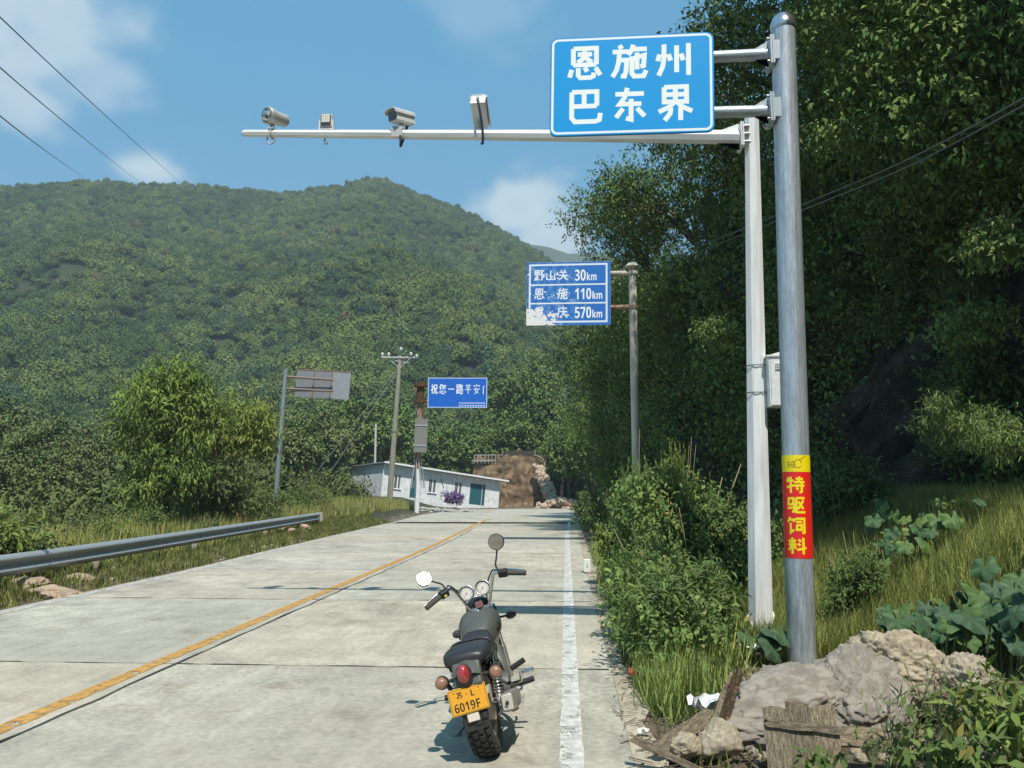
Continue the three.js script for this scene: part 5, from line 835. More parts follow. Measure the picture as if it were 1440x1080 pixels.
// ---------- guardrail ----------
{
  const P = [[-8.55, 0.60, -4], [-8.72, 0.585, -12.8], [-9.2, 0.60, -20.3], [-9.75, 0.655, -30], [-9.95, 0.67, -33.2]], curve = new THREE.CatmullRomCurve3(P.map((p) => V(...p)), false, 'centripetal');
  const T = thing('guardrail', 'weathered steel corrugated guardrail along the far road edge', 'guardrail', [-9, 0, -18]);
  const prof = [[0.0, 0.0], [0.012, 0.012], [0.055, -0.02], [0.083, -0.055], [0.083, -0.085], [0.03, -0.125], [0.0, -0.15], [0.0, -0.165], [0.03, -0.19], [0.083, -0.23], [0.083, -0.26], [0.055, -0.295], [0.012, -0.327], [0.0, -0.315]];
  const n = 44, m = prof.length, metal = std([0.66, 0.67, 0.66], 0.5, 0.35, { map: galvMap, side: THREE.DoubleSide });
  const beam = (u0, u1, lift) => { const pos = [], idx = [], uv = []; for (let i = 0; i <= n; i++) { const p = curve.getPointAt(lerp(u0, u1, i / n)), t = curve.getTangentAt(lerp(u0, u1, i / n)), sx = -t.z, sz = t.x; prof.forEach(([o, y], k) => { pos.push(p.x + 9 + sx * (o + lift), p.y + y, p.z + 18 + sz * (o + lift)); uv.push(i * 0.4, k * 0.06); }); } for (let i = 0; i < n; i++) for (let k = 0; k < m - 1; k++) { const a = i * m + k; idx.push(a, a + 1, a + m, a + 1, a + m + 1, a + m); } const g = new THREE.BufferGeometry(); g.setAttribute('position', new THREE.Float32BufferAttribute(pos, 3)); g.setAttribute('uv', new THREE.Float32BufferAttribute(uv, 2)); g.setIndex(idx); g.computeVertexNormals(); return g; };
  const cuts = [0, 0.14, 0.28, 0.42, 0.565, 0.71, 0.855, 0.985]; for (let k = 0; k < 7; k++) obj('beam', beam(Math.max(0, cuts[k] - 0.004), cuts[k + 1] + 0.004, k % 2 ? 0.004 : 0), metal, T);
  const e = curve.getPointAt(0.985); obj('end_plate', [box(0.02, 0.36, 0.34, [e.x + 9.05, e.y - 0.16, e.z + 18 - 0.1], [0, -0.5, 0]), box(0.16, 0.36, 0.02, [e.x + 9.0, e.y - 0.16, e.z + 18 - 0.26])], std([0.58, 0.58, 0.55], 0.6, 0.3), T);
  const conc = std([0.66, 0.63, 0.56], 0.9, 0, { map: concreteMap });
  for (const D of [6.2, 10.8, 15.6, 20.6, 26.4, 32.4]) { const u = (D - 4) / 29.2, p = curve.getPointAt(clamp(u, 0, 1)), gy = groundY(p.x - 0.12, p.z); const post = obj('post', cyl(0.08, 0.09, p.y - gy + 0.15, [p.x + 9 - 0.13, (p.y + gy - 0.2) / 2, p.z + 18], undefined, 14), conc, T); obj('bolt', cyl(0.018, 0.018, 0.03, [p.x + 9 + 0.03, p.y - 0.157, p.z + 18], [0, 0, Math.PI / 2], 8), BOLT, post); }
}
// ---------- kilometre marker stone ----------
{
  const c = atD(822, 802, 16.4), T = thing('marker_stone', 'small white marker stone with a grey numeral at the shoulder edge', 'marker stone', [c.x + 0.05, -0.01, c.z]);
  const tex = canvasTex(128, 256, (k, w, h) => { k.fillStyle = '#dddcd6'; k.fillRect(0, 0, w, h); k.fillStyle = '#77756f'; k.font = 'bold 92px sans-serif'; k.fillText('2', 38, 150); blotch(k, 40, w, h, 3, ['#b9b5aa'], 2, 9, 0.5); });
  obj('stone', box(0.135, 0.27, 0.1, [0, 0.13, 0], undefined, 0.012), std([0.74, 0.73, 0.7], 0.8), T); obj('numeral_face', xf(new THREE.PlaneGeometry(0.11, 0.24), [0, 0.13, 0.053]), std([1, 1, 1], 0.8, 0, { map: tex }), T); obj('footing', box(0.45, 0.05, 0.4, [0.16, 0.01, 0.02], [0, 0.2, 0]), std([0.42, 0.40, 0.35], 0.9, 0, { map: concreteMap }), T);
}
// ---------- boulders, timber and litter by the galvanised pole ----------
{
  const B = (label, seed, px, py, D, s, rot, col, detail = 44) => { const c = atD(px, py, D), t = obj('boulder', rockGeo(seed, detail, ...s, 0.3, col), ROCK); t.position.copy(c); t.rotation.set(...rot); tag(t, label, 'boulder', 'boulders by the galvanised pole'); return t; };
  const tan = [[0.29, 0.24, 0.165], [0.43, 0.365, 0.26]], grey = [[0.20, 0.175, 0.145], [0.325, 0.29, 0.24]];
  B('big tan boulder with a pointed top beside the pumpkin leaves', 31, 1262, 945, 6.25, [0.42, 0.31, 0.34], [0.1, 0.4, -0.35], tan);
  B('long flat grey slab of rock in front of the galvanised pole', 47, 1100, 1004, 5.75, [0.60, 0.24, 0.46], [0.25, 0.2, 0.12], grey);
  B('grey boulder wedged under the big tan one', 53, 1205, 985, 5.9, [0.46, 0.27, 0.36], [0.3, 1.1, 0.25], grey);
  B('rounded tan boulder by the weeds', 61, 1368, 965, 6.0, [0.24, 0.21, 0.24], [0.2, 0.3, 0], tan);
  B('small pale stone between the rotten post and the wooden panel', 79, 1010, 1042, 5.25, [0.15, 0.12, 0.14], [0.4, 0, 0.2], tan, 10);
  B('small rounded stone on the road edge side of the timber', 83, 962, 1050, 5.2, [0.12, 0.08, 0.1], [0.1, 0.9, 0], tan, 10);
  const r = rand(14), tiny = rockGeo(5, 3, 1, 0.7, 0.9, 0.4, tan), st = [];
  for (let i = 0; i < 260; i++) { const x = 0.66 + r() * 2.6, z = -(4.5 + r() * 3.0), s = 0.01 + r() * r() * 0.045; st.push(tiny.clone().rotateY(r() * 6).rotateX(r()).scale(s, s, s).translate(x, groundY(x, z) + s * 0.3, z)); }
  for (let i = 0; i < 150; i++) { const a = r() * 6.28, q = Math.sqrt(r()), x = 2.0 + Math.cos(a) * q, z = -7.5 + Math.sin(a) * q * 0.8, s = 0.012 + r() * r() * 0.05; st.push(tiny.clone().rotateY(r() * 6).rotateX(r()).scale(s, s, s).translate(x, groundY(x, z) + s * 0.3, z)); }
  for (let i = 0; i < 340; i++) { const D = 8 + r() * 24, x = leftX(D) - 0.3 - r() * 1.5, s = 0.012 + r() * r() * 0.07; st.push(tiny.clone().rotateY(r() * 6).rotateX(r()).scale(s, s, s).translate(x, groundY(x, -D) + s * 0.3, -D)); }
  const g = obj('pebbles', st, ROCK); g.userData = { label: 'pebbles and grit scattered on the dirt edges', category: 'pebbles', kind: 'stuff' };
  // orange-brown clods under the guardrail
  [[75, 838, 12.6, 0.42], [40, 828, 13.2, 0.35], [110, 822, 14.2, 0.3], [400, 752, 28.5, 0.4], [425, 748, 30, 0.35]].forEach(([px, py, D, s], i) => { const c = atD(px, py, D), t = obj('clod', rockGeo(300 + i, 6, s, s * 0.35, s * 0.7, 0.5, [[0.33, 0.23, 0.15], [0.50, 0.38, 0.27]]), ROCK); t.position.set(c.x, groundY(c.x, c.z) + s * 0.12, c.z); tag(t, i < 3 ? 'orange-brown lump of rock below the guardrail beam' : 'pale brown lump of rock at the guardrail end plate', 'rock', i < 3 ? 'brown rocks below the guardrail' : 'brown rocks at the guardrail end'); });
}
const woodMap = noiseTex(512, (u, v) => { const a = tfbm(u * 0.16, v, 34, 4, 3), b = tfbm(u * 0.3, v, 90, 3, 8), k = 0.74 + a * 0.34 + b * 0.28; return [k, k * 0.95, k * 0.86]; });
const WOOD = [[0.36, 0.325, 0.27], [0.29, 0.26, 0.215], [0.40, 0.355, 0.285]].map((c) => std(c, 0.9, 0, { map: woodMap, bumpMap: woodMap, bumpScale: 0.004 })), ROT = std([0.16, 0.115, 0.075], 0.95, 0, { map: woodMap, bumpMap: woodMap, bumpScale: 0.012 });
const plankGeo = (l, w, t, seed, split = 0.02) => { const g = new THREE.BoxGeometry(l, w, t, 14, 3, 1), p = g.attributes.position; for (let i = 0; i < p.count; i++) { const x = p.getX(i), y = p.getY(i); if (Math.abs(x) > l / 2 - 1e-4) p.setX(i, x + n2(y * 40, seed) * split); p.setY(i, y + n2(x * 6, seed + 3 + Math.sign(y)) * 0.004); p.setZ(i, p.getZ(i) + n2(x * 3, seed + 8) * 0.004); } g.computeVertexNormals(); planarUV(g, 1.6, 'x', 'y'); return g; };
{
  const T = thing('wooden_panel', 'broken grey wooden panel of upright boards with a cross batten', 'wooden panel', atD(1140, 1095, 4.85).toArray(), -0.12); T.rotation.x = -0.38;
  [[-0.15, 0.13, 0.40], [-0.02, 0.125, 0.42], [0.115, 0.135, 0.385]].forEach(([x, w, h], i) => obj('board', plankGeo(h, w, 0.018, i + 1).rotateZ(Math.PI / 2 + (i - 1) * 0.02).translate(x, 0.17 + i * 0.006, 0), WOOD[i % 3], T));
  obj('batten', plankGeo(0.42, 0.045, 0.02, 9).rotateZ(-0.10).translate(0.01, 0.26, 0.021), WOOD[1], T);
  const P = (label, seed, px, py, D, l, w, rot, m) => { const t = obj('loose_plank', plankGeo(l, w, 0.03, seed, 0.03), m); t.position.copy(atD(px, py, D)); t.rotation.set(...rot); tag(t, label, 'plank', 'loose timber by the boulders'); return t; };
  P('wide grey plank lying behind the wooden panel among the weeds', 21, 1235, 1038, 5.05, 0.62, 0.11, [-0.6, -0.1, -0.06], WOOD[2]);
  P('second weathered plank crossing the wide grey plank', 22, 1330, 1062, 4.9, 0.5, 0.09, [-0.9, 0.1, -0.1], WOOD[0]);
  P('squared grey beam lying over the small stones by the rotten post', 23, 960, 1030, 5.35, 0.5, 0.085, [-0.5, 0.5, 0.55], WOOD[0]);
  P('thin pole-like stick lying lowest at the road edge', 24, 942, 1064, 5.0, 0.46, 0.04, [-0.4, -0.1, -0.42], WOOD[1]);
  const rp = thing('rotten_post', 'dark rotten splintered post leaning against the flat grey rock', 'post', atD(1014, 1010, 5.5).toArray()); rp.rotation.set(-0.35, 0.2, -0.42); { const q = rand(23); for (let k = 0; k < 9; k++) obj('splinter', plankGeo(0.36 + q() * 0.2, 0.022 + q() * 0.025, 0.014 + q() * 0.012, k + 50, 0.05).rotateZ(Math.PI / 2 + (q() - 0.5) * 0.12).rotateY(q() * 1.4).translate((k % 3 - 1) * 0.032, (q() - 0.5) * 0.09, Math.floor(k / 3) * 0.022 - 0.02), k % 3 ? ROT : WOOD[1], rp); }
  const r = rand(66), ch = []; for (let i = 0; i < 60; i++) { const x = 0.62 + r() * 0.7, z = -(4.6 + r() * 1.1), l = 0.04 + r() * 0.16; ch.push(xf(new THREE.BoxGeometry(l, 0.008, 0.012 + r() * 0.02), [x, groundY(x, z) + 0.015 + r() * 0.03, z], [r() * 0.4, r() * 6, r() * 0.4])); }
  for (let i = 0; i < 1000; i++) { const D = 4.4 + r() * 11, x = 0.3 + Math.pow(r(), 0.6) * 0.6, l = 0.02 + r() * r() * 0.2; ch.push(xf(new THREE.BoxGeometry(l, 0.003, 0.004 + r() * 0.006), [x, Math.max(0.004, groundY(x, -D)) + 0.004 + r() * 0.01, -D], [r() * 0.2, r() * 6, r() * 0.15])); }
  const c = obj('wood_chips', ch, WOOD[2]); c.userData = { label: 'splinters and straw strewn over the dirt and the shoulder', category: 'wood chips', kind: 'stuff' };
  const crumple = (seed, s) => { const g = new THREE.PlaneGeometry(s, s * 0.8, 9, 8), p = g.attributes.position; for (let i = 0; i < p.count; i++) { const x = p.getX(i) / s, y = p.getY(i) / s; p.setXYZ(i, x * s * (1 - 0.2 * n2(y * 3, seed)), (0.16 + 0.32 * n3(x * 4, y * 4, seed)) * s, y * s); } g.computeVertexNormals(); return g; };
  const lit = (label, name, seed, px, py, D, s, m) => { const t = obj(name, crumple(seed, s), m); const q = atD(px, py, D); t.position.set(q.x, Math.max(groundY(q.x, q.z) + 0.01, q.y - 0.05), q.z); tag(t, label, 'litter'); };
  lit('crumpled red wrapper in the grass at the shoulder edge', 'red_wrapper', 3, 895, 940, 7.35, 0.13, std([0.55, 0.06, 0.04], 0.4, 0, { side: THREE.DoubleSide }));
  lit('torn white plastic bag behind the rotten post', 'plastic_bag', 8, 998, 985, 5.75, 0.24, std([0.75, 0.75, 0.74], 0.45, 0, { side: THREE.DoubleSide }));
  lit('scrap of white foam beside the foot of the white steel pole', 'foam_scrap', 12, 1055, 908, 8.5, 0.2, std([0.78, 0.78, 0.76], 0.7, 0, { side: THREE.DoubleSide }));
  lit('small white paper scrap near the stick', 'paper_scrap', 15, 905, 1018, 5.7, 0.07, std([0.75, 0.74, 0.7], 0.8, 0, { side: THREE.DoubleSide }));
}
// ---------- pumpkin vines ----------
{
  const leafShape = (seed) => { const r = rand(seed), rim = 30, pos = [0, 0.02, 0], idx = [], col = [1.15, 1.2, 1.0]; for (let ring = 1; ring <= 3; ring++) for (let i = 0; i < rim; i++) { const a = -Math.PI / 2 + 0.28 + (i / (rim - 1)) * (Math.PI * 2 - 0.56), lob = 0.89 + 0.11 * Math.cos(a * 5 + 0.5 * Math.PI * 5 - 1.57) + 0.035 * Math.sin(a * 19 + seed), d = lob * ring / 3, b = (0.85 + r() * 0.3) * (i % 6 === 2 ? 1.45 : 1); pos.push(Math.cos(a) * d, 0.05 * Math.sin(a * 5 + 1) * (ring / 3) ** 2 + (ring === 3 ? -0.12 - 0.08 * Math.sin(a * 3 + seed) : ring === 2 ? 0.03 : 0.03), Math.sin(a) * d + 0.1); col.push(b, b, b); }
    for (let i = 0; i < rim - 1; i++) { idx.push(0, 1 + i + 1, 1 + i); for (let q = 0; q < 2; q++) { const a = 1 + q * rim + i; idx.push(a, a + 1, a + rim, a + 1, a + rim + 1, a + rim); } }
    const g = new THREE.BufferGeometry(); g.setAttribute('position', new THREE.Float32BufferAttribute(pos, 3)); g.setAttribute('color', new THREE.Float32BufferAttribute(col, 3)); g.setIndex(idx); g.computeVertexNormals(); return g; };
  const shapes = [1, 2, 3].map(leafShape), mats = [[0.055, 0.105, 0.045], [0.075, 0.13, 0.04], [0.045, 0.085, 0.045], [0.12, 0.17, 0.045]].map((c) => new THREE.MeshPhysicalMaterial({ color: lin(...c), vertexColors: true, roughness: 0.6, side: THREE.DoubleSide, specularIntensity: 0.4 }));
  const stemM = std([0.12, 0.16, 0.05], 0.7);
  const vine = (label, seed, n, reg, size, pick) => {
    const r = rand(seed), c0 = atD((reg[0] + reg[1]) / 2, reg[3], (reg[4] + reg[5]) / 2); c0.y = groundY(c0.x, c0.z); const T = thing('pumpkin_vine', label, 'vine', c0.toArray(), 0, 'pumpkin vines by the boulders and poles'), stems = [];
    for (let i = 0; i < n; i++) {
      const p = atD(lerp(reg[0], reg[1], r()), lerp(reg[2], reg[3], r()), lerp(reg[4], reg[5], r())), gy = groundY(p.x, p.z); p.y = clamp(p.y, gy + 0.12 + r() * 0.15, gy + 0.4 + r() * 0.3); const q = p.clone().sub(c0), s = size * (0.6 + r() * 0.6);
      const m = obj('leaf', shapes[i % 3], mats[pick[Math.floor(r() * pick.length)]], T); m.position.copy(q); m.scale.setScalar(s); m.rotation.set(0.55 + r() * 0.7, (r() - 0.5) * 2.6, (r() - 0.5) * 0.5, 'YXZ');
      stems.push(tube([[q.x + (r() - 0.5) * 0.15, gy - c0.y, q.z - 0.12], [q.x, q.y * 0.6, q.z - 0.08], q.toArray()], 0.007, 6, 5));
    }
    obj('stems', stems, stemM, T); return T;
  };
  vine('big dark pumpkin leaves spilling over the boulders by the bank', 3, 74, [1270, 1480, 780, 905, 6.3, 7.6], 0.12, [0, 0, 2, 1]);
  vine('paler pumpkin vine climbing the bank under the rock face', 4, 135, [1225, 1490, 700, 770, 9.6, 12.0], 0.115, [1, 3, 0]);
  vine('pumpkin leaves trailing low over the grass beside the tan boulder', 7, 16, [1245, 1330, 850, 905, 6.6, 7.4], 0.105, [0, 2]);
  vine('few dark leaves curling round the foot of the white steel pole', 5, 9, [1040, 1100, 880, 925, 8.0, 8.4], 0.13, [2, 0]);
  // rank weeds in front of the boulders
  const mk = (label, seed, px, py, D, s, pal, o = {}) => { const c = atD(px, py, D); const t = makeTree('tall_weed', label, 'weed', 'weeds in front of the boulders', { seed, lobes: lobesIn(seed, 7, 0.2, 0.2, 0.16, 0.1, [0, 0.3, 0]), twigs: 46, perTwig: 6, len: 0.085, wid: 0.032, pal, trunk: 0.006, base: [0, -0.05, 0], fork: [0, 0.16, 0], spread: 0.06, droop: 0.5, ...o }); t.position.set(c.x, groundY(c.x, c.z), c.z); t.scale.setScalar(s); };
  mk('thin spiky weed growing before the big tan boulder', 91, 1255, 1068, 4.9, 0.9, GREENS.olive, { twigs: 30, wid: 0.016, len: 0.1 }); mk('bright broad-leaved weed at the corner of the wooden panel', 92, 1160, 1085, 4.6, 0.55, GREENS.mid, { wid: 0.07, len: 0.14, twigs: 14 });
  mk('dense green weed in front of the rounded tan boulder', 93, 1345, 1090, 4.6, 1.0, GREENS.mid); mk('tall green weed at the end of the planks', 94, 1425, 1085, 4.7, 1.15, GREENS.lime, { len: 0.12 }); mk('wispy weed rising between the rocks', 95, 1310, 1040, 5.2, 1.0, GREENS.olive, { twigs: 34, wid: 0.014, len: 0.11 }); mk('low dark weed under the tall green one', 96, 1390, 1105, 4.4, 0.8, GREENS.mid, { wid: 0.05, len: 0.12, twigs: 24 }); mk('ragged weed between the rounded boulder and the pumpkin leaves', 97, 1425, 985, 5.6, 0.9, GREENS.mid);
}
// ---------- motorcycle on its side stand ----------
{
  const c = onG(690, 1060), T = thing('motorcycle', 'parked dark grey-green motorcycle with a yellow number plate leaning on its side stand', 'motorcycle', [c.x, 0.002, c.z]);
  T.rotation.order = 'YXZ'; T.rotation.set(0, -0.005, 0.225);
  const paint = new THREE.MeshPhysicalMaterial({ color: lin(0.078, 0.084, 0.070), roughness: 0.5, clearcoat: 0.45, clearcoatRoughness: 0.3 }), black = std([0.022, 0.022, 0.022], 0.55), rubber = std([0.032, 0.031, 0.029], 0.92), vinyl = std([0.028, 0.028, 0.030], 0.42), chrome = std([0.72, 0.71, 0.69], 0.16, 1), alloy = std([0.50, 0.49, 0.47], 0.4, 0.85), steel = std([0.20, 0.195, 0.185], 0.5, 0.6), dusty = std([0.46, 0.41, 0.33], 0.8, 0.1), mirrorM = std([0.92, 0.93, 0.94], 0.02, 1), amber = new THREE.MeshPhysicalMaterial({ color: lin(0.30, 0.15, 0.085), roughness: 0.35, clearcoat: 1 }), red = new THREE.MeshPhysicalMaterial({ color: lin(0.33, 0.03, 0.035), roughness: 0.3, clearcoat: 1 }), glass = new THREE.MeshPhysicalMaterial({ color: lin(0.6, 0.6, 0.58), roughness: 0.06, clearcoat: 1 });
  const group = (name, parent, p) => { const g = new THREE.Group(); g.name = name; if (p) g.position.set(...p); parent.add(g); return g; };
  function wheel(name, parent, p, R, w, knob) {
    const g = group(name, parent, p), k = R - w * 0.62;
    const prof = [[R - w * 0.68, -w * 0.42], [R - w * 0.45, -w * 0.5], [R - w * 0.2, -w * 0.49], [R - 0.022, -w * 0.40], [R - 0.008, -w * 0.22], [R - 0.004, 0], [R - 0.008, w * 0.22], [R - 0.022, w * 0.40], [R - w * 0.2, w * 0.49], [R - w * 0.45, w * 0.5], [R - w * 0.68, w * 0.42]];
    obj('tyre', lathe(prof, 56).rotateZ(Math.PI / 2), rubber, g);
    const kn = [], n = 34; for (let i = 0; i < n; i++) for (const [x, a, h] of [[-0.36, 0, 0.016], [-0.12, 0.5, 0.012], [0.12, 0, 0.012], [0.36, 0.5, 0.016]]) { const th = (i + a) / n * 6.2832, rr = R - (Math.abs(x) > 0.3 ? 0.02 : 0.006); kn.push(new THREE.BoxGeometry(w * 0.2, h * 2, 6.28 * R / n * 0.58).rotateZ(-Math.sign(x) * (Math.abs(x) > 0.3 ? 0.55 : 0.08)).translate(x * w, rr, 0).rotateX(th)); }
    obj('tread', kn, rubber, g);
    obj('rim', lathe([[R - w * 0.68, -w * 0.42], [R - w * 0.8, -w * 0.38], [R - w * 0.95, -w * 0.2], [R - w * 0.95, w * 0.2], [R - w * 0.8, w * 0.38], [R - w * 0.68, w * 0.42]], 48).rotateZ(Math.PI / 2), std([0.42, 0.41, 0.39], 0.4, 0.8, { side: THREE.DoubleSide }), g);
    obj('hub', [cyl(0.065, 0.065, w * 0.9, [0, 0, 0], [0, 0, Math.PI / 2], 24), cyl(0.02, 0.02, w * 1.7, [0, 0, 0], [0, 0, Math.PI / 2], 12)], alloy, g);
    const sp = []; for (let i = 0; i < 5; i++) { const a = i / 5 * 6.2832; sp.push(box(0.028, R - w * 0.95 - 0.02, 0.036, [0, (R - w * 0.95) / 2 + 0.02, 0]).rotateX(a)); } obj('spokes', sp, alloy, g);
    return g;
  }
  const rw = wheel('rear_wheel', T, [0, 0.295, 0], 0.295, 0.15);
  obj('brake_drum', cyl(0.095, 0.105, 0.05, [0.055, 0, 0], [0, 0, Math.PI / 2], 28), dusty, rw); obj('sprocket', cyl(0.1, 0.1, 0.008, [-0.085, 0, 0], [0, 0, Math.PI / 2], 30), steel, rw);
  // frame, swingarm, shocks
  obj('frame', [tube([[-0.1, 0.56, 0.16], [-0.11, 0.55, -0.1], [-0.1, 0.56, -0.4], [-0.05, 0.64, -0.75], [0, 0.72, -0.95]], 0.015), tube([[0.1, 0.56, 0.16], [0.11, 0.55, -0.1], [0.1, 0.56, -0.4], [0.05, 0.64, -0.75], [0, 0.72, -0.95]], 0.015), tube([[0, 0.66, -0.95], [0, 0.45, -0.86], [0, 0.22, -0.75], [0, 0.17, -0.6], [0, 0.2, -0.42]], 0.018), tube([[-0.11, 0.55, -0.12], [-0.12, 0.42, -0.25], [-0.1, 0.26, -0.38]], 0.014), tube([[0.11, 0.55, -0.12], [0.12, 0.42, -0.25], [0.1, 0.26, -0.38]], 0.014)], black, T);
  obj('swingarm', [tube([[-0.1, 0.295, 0.03], [-0.105, 0.29, -0.2], [-0.09, 0.28, -0.42]], 0.019), tube([[0.1, 0.295, 0.03], [0.105, 0.29, -0.2], [0.09, 0.28, -0.42]], 0.019)], black, T);
  for (const s of [-1, 1]) { const sh2 = obj('shock_absorber', rod([s * 0.125, 0.29, 0.0], [s * 0.125, 0.545, -0.10], 0.012, 0.012, 8), chrome, T); const pts = []; for (let i = 0; i <= 90; i++) { const t = i / 90, a = t * 6.2832 * 9; pts.push([s * 0.125 + Math.cos(a) * 0.028, lerp(0.34, 0.51, t), lerp(-0.02, -0.088, t) + Math.sin(a) * 0.028]); } obj('spring', tube(pts, 0.0055, 180, 5), chrome, sh2); obj('shock_body', rod([s * 0.125, 0.29, 0], [s * 0.125, 0.36, -0.027], 0.021, 0.021, 12), alloy, sh2); }
  obj('chain_guard', box(0.02, 0.05, 0.42, [-0.1, 0.385, -0.17], [-0.1, 0, 0], 0.008), black, T);
  // tail section
  const fen = []; { const pos = [], idx = [], n = 18, m = 6; for (let i = 0; i <= n; i++) { const a = lerp(1.95, 0.62, i / n), rr = 0.345; for (let j = 0; j <= m; j++) { const u = j / m * 2 - 1, d = rr + (1 - u * u) * 0.035 - 0.012; pos.push(u * 0.085, 0.295 + Math.sin(a) * d + (i > 12 ? (i - 12) * 0.006 : 0), Math.cos(a) * d); } } for (let i = 0; i < n; i++) for (let j = 0; j < m; j++) { const a = i * (m + 1) + j; idx.push(a, a + 1, a + m + 1, a + 1, a + m + 2, a + m + 1); } const g = new THREE.BufferGeometry(); g.setAttribute('position', new THREE.Float32BufferAttribute(pos, 3)); g.setIndex(idx); g.computeVertexNormals(); fen.push(g); }
  const pf = paint.clone(); pf.side = THREE.DoubleSide; obj('rear_mudguard', fen, pf, T);
  obj('tail_panel', box(0.175, 0.15, 0.05, [0, 0.525, 0.235], [-0.42, 0, 0], 0.02), paint, T);
  const tl = obj('tail_light', xf(new THREE.SphereGeometry(0.045, 20, 14), [-0.02, 0.535, 0.268], [0, 0, 0], undefined), red, T); tl.geometry.translate(0.02, -0.535, -0.268).scale(0.85, 1.2, 0.8).translate(-0.012, 0.545, 0.30); obj('light_base', xf(new THREE.SphereGeometry(0.055, 18, 12), [0, 0, 0], [0, 0, 0], [0.9, 1.3, 0.6]).translate(-0.01, 0.53, 0.282), black, tl);
  obj('rear_bracket', [box(0.1, 0.18, 0.012, [0, 0.43, 0.262], [-0.25, 0, 0]), rod([-0.155, 0.505, 0.2], [0.155, 0.505, 0.2], 0.011, 0.011, 8)], black, T);
  for (const s of [-1, 1]) { const b = obj('rear_indicator', xf(new THREE.SphereGeometry(0.039, 18, 12), [0, 0, 0], [0, 0, 0], [1, 0.95, 0.8]).translate(s * 0.165, 0.505, 0.225), amber, T); obj('indicator_shell', xf(new THREE.SphereGeometry(0.042, 18, 10), [0, 0, 0], [0, 0, 0], [1, 0.97, 0.95]).translate(s * 0.163, 0.505, 0.205), black, b); }
  const plateTex = canvasTex(512, 326, (k, w, h) => { k.fillStyle = '#d99a1e'; k.fillRect(0, 0, w, h); k.strokeStyle = '#3a2a10'; k.lineWidth = 5; k.strokeRect(10, 10, w - 20, h - 20); glyph(k, '苏', w * 0.2, h * 0.1, w * 0.17, h * 0.3, 12, '#2c2110'); k.fillStyle = '#2c2110'; k.beginPath(); k.arc(w * 0.48, h * 0.26, 9, 0, 7); k.fill(); k.font = 'bold 118px sans-serif'; k.fillText('L', w * 0.57, h * 0.4); k.font = 'bold 158px sans-serif'; k.save(); k.translate(w * 0.07, h * 0.9); k.scale(0.86, 1); k.fillText('6019F', 0, 0); k.restore(); blotch(k, 60, w, h, 3, ['#c78a1c', '#e6b04a', '#a87418'], 3, 16, 0.35); k.fillStyle = '#4a3a20'; for (const x of [0.14, 0.82]) { k.beginPath(); k.ellipse(w * x, h * 0.13, 14, 7, 0, 0, 7); k.fill(); } });
  const pl = group('number_plate', T, [-0.012, 0.40, 0.30]); pl.rotation.set(-0.18, 0.22, 0.06); obj('plate', plate(0.22, 0.142, 0.008, 0.004), std([0.55, 0.36, 0.06], 0.5), pl); obj('lettered_face', faceGeo(0.218, 0.14, 0.008, 0.0045), std([1, 1, 1], 0.5, 0, { map: plateTex }), pl);
  obj('plate_reflector', box(0.07, 0.048, 0.014, [0.005, -0.1, -0.012], undefined, 0.005), std([0.62, 0.55, 0.45], 0.35), pl); obj('mud_flap', box(0.13, 0.13, 0.006, [0.01, -0.11, -0.03], [0.1, 0, 0], 0.002), black, pl);
  // seat, tank, covers
  const loft = (secs, m = 22) => { const pos = [], idx = []; secs.forEach(([z, y, w, h, sq, lift]) => { for (let j = 0; j < m; j++) { const a = j / m * 6.2832, ca = Math.cos(a), sa = Math.sin(a), e = sq ?? 0.8; pos.push(Math.sign(ca) * Math.abs(ca) ** e * w, y + Math.sign(sa) * Math.abs(sa) ** e * h + (lift ?? 0) * ca * ca, z); } }); const n = secs.length; for (let i = 0; i < n - 1; i++) for (let j = 0; j < m; j++) { const a = i * m + j, b = i * m + (j + 1) % m; idx.push(a, b, a + m, b, b + m, a + m); } for (const [o, f] of [[0, 1], [(n - 1) * m, -1]]) { const cI = pos.length / 3; pos.push(0, secs[o ? n - 1 : 0][1], secs[o ? n - 1 : 0][0]); for (let j = 0; j < m; j++) { const a = o + j, b = o + (j + 1) % m; f > 0 ? idx.push(cI, b, a) : idx.push(cI, a, b); } } const g = new THREE.BufferGeometry(); g.setAttribute('position', new THREE.Float32BufferAttribute(pos, 3)); g.setIndex(idx); g.computeVertexNormals(); return g; };
  obj('pillion_seat', loft([[0.21, 0.6, 0.085, 0.025], [0.195, 0.605, 0.13, 0.05], [0.1, 0.612, 0.15, 0.06], [-0.03, 0.612, 0.15, 0.058], [-0.12, 0.6, 0.125, 0.045], [-0.15, 0.59, 0.1, 0.02]]), vinyl, T);
  obj('rider_seat', loft([[-0.11, 0.6, 0.09, 0.02], [-0.13, 0.592, 0.13, 0.045], [-0.28, 0.578, 0.135, 0.052], [-0.40, 0.59, 0.115, 0.058], [-0.50, 0.635, 0.08, 0.05], [-0.54, 0.66, 0.05, 0.02]]), vinyl, T);
  obj('seat_strap', tube([[-0.137, 0.58, -0.12], [-0.12, 0.645, -0.12], [0, 0.665, -0.12], [0.12, 0.645, -0.12], [0.137, 0.58, -0.12]], 0.009), vinyl, T);
  const tank = obj('fuel_tank', loft([[-0.44, 0.60, 0.05, 0.04], [-0.47, 0.61, 0.095, 0.075], [-0.54, 0.625, 0.125, 0.10], [-0.64, 0.645, 0.145, 0.115], [-0.76, 0.66, 0.15, 0.115], [-0.85, 0.665, 0.135, 0.10], [-0.91, 0.665, 0.09, 0.07], [-0.925, 0.665, 0.04, 0.03]], 30), paint, T);
